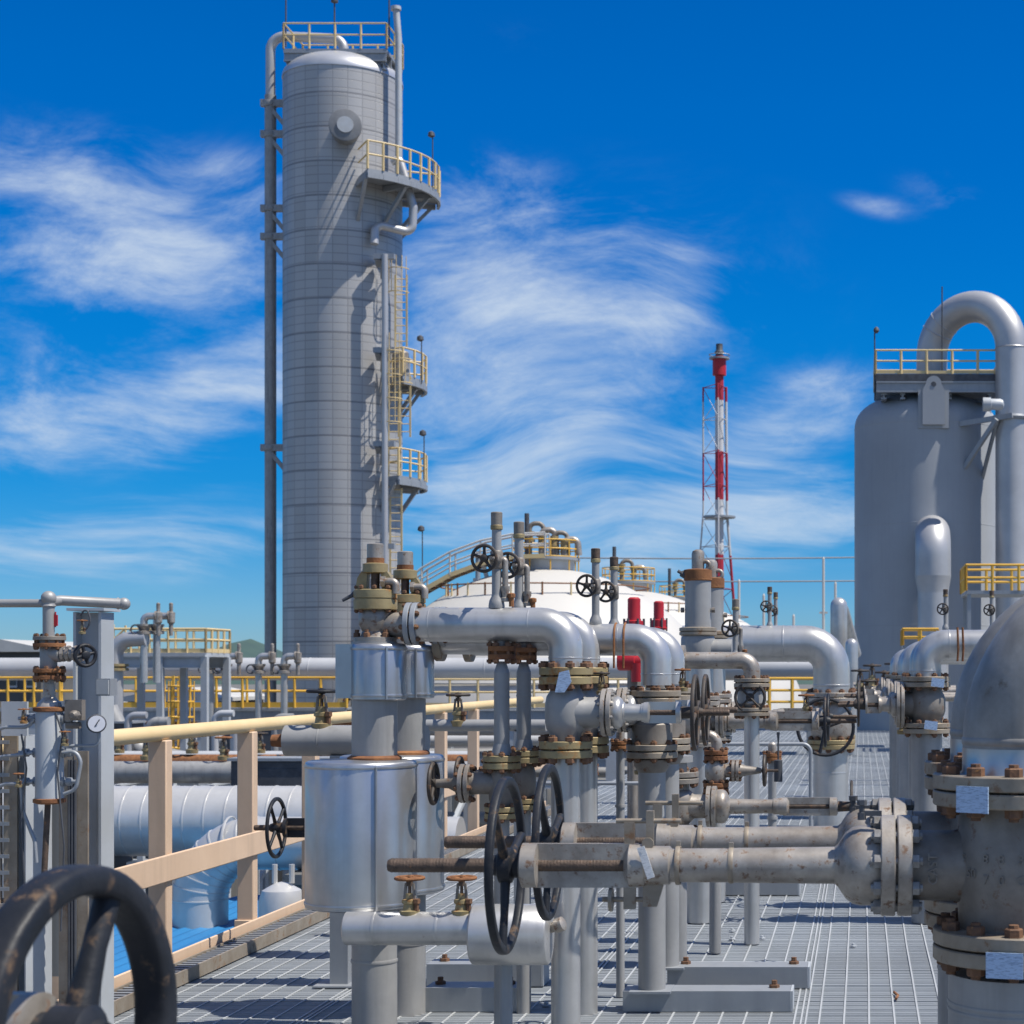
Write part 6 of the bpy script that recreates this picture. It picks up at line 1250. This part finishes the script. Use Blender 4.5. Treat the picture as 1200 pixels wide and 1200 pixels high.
for px, py, w, h, Y, mt, lab in ((60,862,1.1,.9,41,'steelpale','pale junction cabinet behind the left chamber'),(300,872,1.3,1.0,43,'darksteel','dark equipment box behind the second railing post'),(136,875,1.,1.1,42,'darksteel','dark equipment box left of the first railing post'),(340,935,1.8,1.3,31,'darksteel','dark skid box low behind the round black wheel'),(215,905,1.,.9,44,'steel','grey equipment box under the caged ladder landing')):
    c = P(px,py,Y); t = thing('equipment_box', lab, 'cabinet', (c.x,Y,GZ))
    m = MB(); m.box(c, (w,.7,h)); m.build('housing', mt, t)
    m = MB(); m.box(c+Vector((0,-.36,0)), (w*.8,.02,h*.8)); m.build('door', mt, t)
    m = MB(); m.box(c+ZA*(h/2+.03), (w+.1,.8,.05)); m.build('roof', 'steel', t)
    m = MB(); m.box((c.x,Y,(GZ+c.z-h/2)/2), (.14,.14,c.z-h/2-GZ)); m.build('stand', 'steel', t)

# ================================================================== small fittings that crowd the valves
for px, py, Y, r_, lab in ((722,735,7.36,18,'left rusty chain hung over the front centre elbow pipe'),(733,735,7.36,18,'right rusty chain hung over the front centre elbow pipe')):
    u_ = Y/F; c = P(px,749,YC); m = MB(); m.tube(arc(c, YA, ZA, 18.6*uc, .1, PI-.1, 10)+[c+Vector((0,-18.8*uc,-34*uc))], .0045, 6); tag(m.build('chain', 'rust', None, loc=c-ZA*.1), lab, 'chain', 'chains on the centre pipe')
def drain(px, py, Y, lab, hgt=12):
    u_ = Y/F; q = lambda x, y: P(x, y, Y); t = thing('drain_pipe', lab, 'pipe', (q(px,0).x,Y,0), 'slim drain stubs on the deck')
    m = MB(); m.cyl((q(px,0).x,Y,.004), q(px,py), 5*u_, seg=14); m.lathe(q(px,py+70), ZA, [(0,6.4*u_),(3*u_,6.4*u_)], 14); m.build('riser', 'pipe', t)
    flange(t, q(px,py-3), ZA, 11*u_, 3.6*u_, 'rust', 6, 2.2*u_)
    m = MB(); m.lathe(q(px,py-8), ZA, [(0,5*u_),(10*u_,5*u_),(hgt*u_,3*u_)], 14); m.build('cap', 'castpale', t)
drain(727,876,7.7,'slim drain stub with rusty flange just left of the centre stand'); drain(905,890,12.,'slim drain stub right of the small rusty flanged valve'); drain(690,905,10.5,'slim drain stub between the left and centre standing pipes')
for px0, px1, py, Y, lab in ((640,760,918,9.6,'thin tube running level behind the left standing pipes'),(800,950,872,13.,'thin tube running level behind the long grey bonnets'),(700,830,868,11.6,'thin tube running level behind the centre stands')):
    pipe('impulse_tube', lab, [P(px0,py,Y),P(px1,py,Y),P(px1,py+2,Y)-ZA*(P(px1,py,Y).z-.01)], .06, 2.4*Y/F, 'steel', 10, group='thin tubes among the valves')
for i, (px, py, Y, k, lab) in enumerate(((705,812,7.0,.55,'little needle valve on the left gate valve flange'),(800,808,7.6,.55,'little needle valve by the centre flanges'),(750,905,8.,.6,'little needle valve low on the centre stand'),(945,838,10.3,.55,'little needle valve on top of the long grey bonnet'),(1058,858,10.2,.6,'little needle valve beside the right gate valve'),(690,905,10.5,.6,'little needle valve on the slim drain stub'))):
    globe(P(px,py,Y), Y/F*k, lab, 'little needle valves among the pipes', 'rust' if i % 2 else 'blackrust')
# bolts, nuts and clamps that dress the largest bonnets
for dy, w in ((0,'front'),(DQ,'rear')):
    for k, (px, z_) in enumerate(((857,20.9),(795,22.6))):
        c = pQ(px,1014)+YA*dy; t = MB(); t.torus(c, XA, (z_-.6)*uq, 1.3*uq, 3.2*uq, 32, 6); t.box(c+Vector((0,-.6*uq,(z_+3)*uq)), (5*uq,5*uq,6*uq))
        tag(t.build('pipe_clamp', 'flange', None, loc=c-ZA*(z_*uq)), '%s clamp band on the %s big bonnet of the right valves' % (('slim','wide')[k], w), 'clamp')
for px, py, Y, lab in ((1010,948,4.95,'dark bleed plug on the front bonnet bell'),(1000,942,5.66,'dark bleed plug on the rear bonnet bell')):
    c = P(px,py,Y); m = MB(); m.lathe(c-ZA*.03, ZA, [(0,.012),(.02,.012),(.021,.008),(.04,.008),(.041,.014),(.055,.014)], 6); m.box(c+Vector((.03,0,-.012)),(.05,.014,.014)); tag(m.build('bleed_plug', 'darksteel', None, loc=c-ZA*.03), lab, 'plug')
# grating clips
rnd = random.Random(5); m = MB(); cl = []
for (px, py) in ((858,1092),(858,1102),(893,1101),(640,1180),(560,1120),(940,1150),(1000,1110)):
    Y = F*H/(py-CY); x = X_(px,Y); m = MB(); m.lathe((x,Y,.004), ZA, [(0,.018),(.006,.018),(.007,.009),(.016,.009)], 8); cl.append(tag(m.build('grating_clip', 'steelpale', None, loc=(x,Y,.004)), 'small pale saddle clip bolted to the grating', 'clip', 'grating clips'))

# cables, clips and little valves that clutter the gauge stand
for pts, lab in (([pV(100,744),pV(112,730),pV(106,712),pV(98,722)],'thin black cable looped beside the cap plate of the steel post'),([pV(70,835),pV(78,860),pV(72,905),pV(80,990),pV(76,1090)],'thin black cable running down between chamber and tray'),([pV(30,860),pV(36,900),pV(30,960),pV(34,1040)],'thin black cable running down the slender pale post')):
    pipe('cable', lab, [Vector(p)-YA*.03 for p in pts], .05, 1.1*uv_, 'darksteel', 8, group='cables on the gauge stand')
for px, py, k, lab in ((104,742,.34,'small rusty valve right of the post cap'),(36,846,.36,'small rusty valve left of the chamber top ring'),(84,872,.36,'small rusty valve between chamber and cable tray'),(30,920,.34,'small rusty valve left of the chamber middle')):
    globe(pV(px,py)-YA*.05, uv_*k, lab, 'small rusty valves on the gauge stand', 'rust')
for px, py, lab in ((88,806,'upper grey terminal box on the steel post'),(22,872,'lower grey terminal box on the slender post')):
    c = pV(px,py)+YA*.25; t = thing('terminal_box', lab, 'junction box', c); m = MB(); m.box(c,(.05,.06,.06)); m.build('housing', 'steel', t); m = MB(); m.box(c-YA*.033,(.042,.006,.05)); m.build('lid', 'steelpale', t)
for i, Yp in enumerate((8.25,9.42)):
    m = MB(); m.box((XRL+.001,Yp-.041,.02),(.11,.012,.16)); m.lathe((XRL-.03,Yp-.047,.05), -YA, [(0,.014),(.01,.014)], 6); m.lathe((XRL+.03,Yp-.047,.05), -YA, [(0,.014),(.01,.014)], 6)
    m.build('base_plate', 'beige', rl)
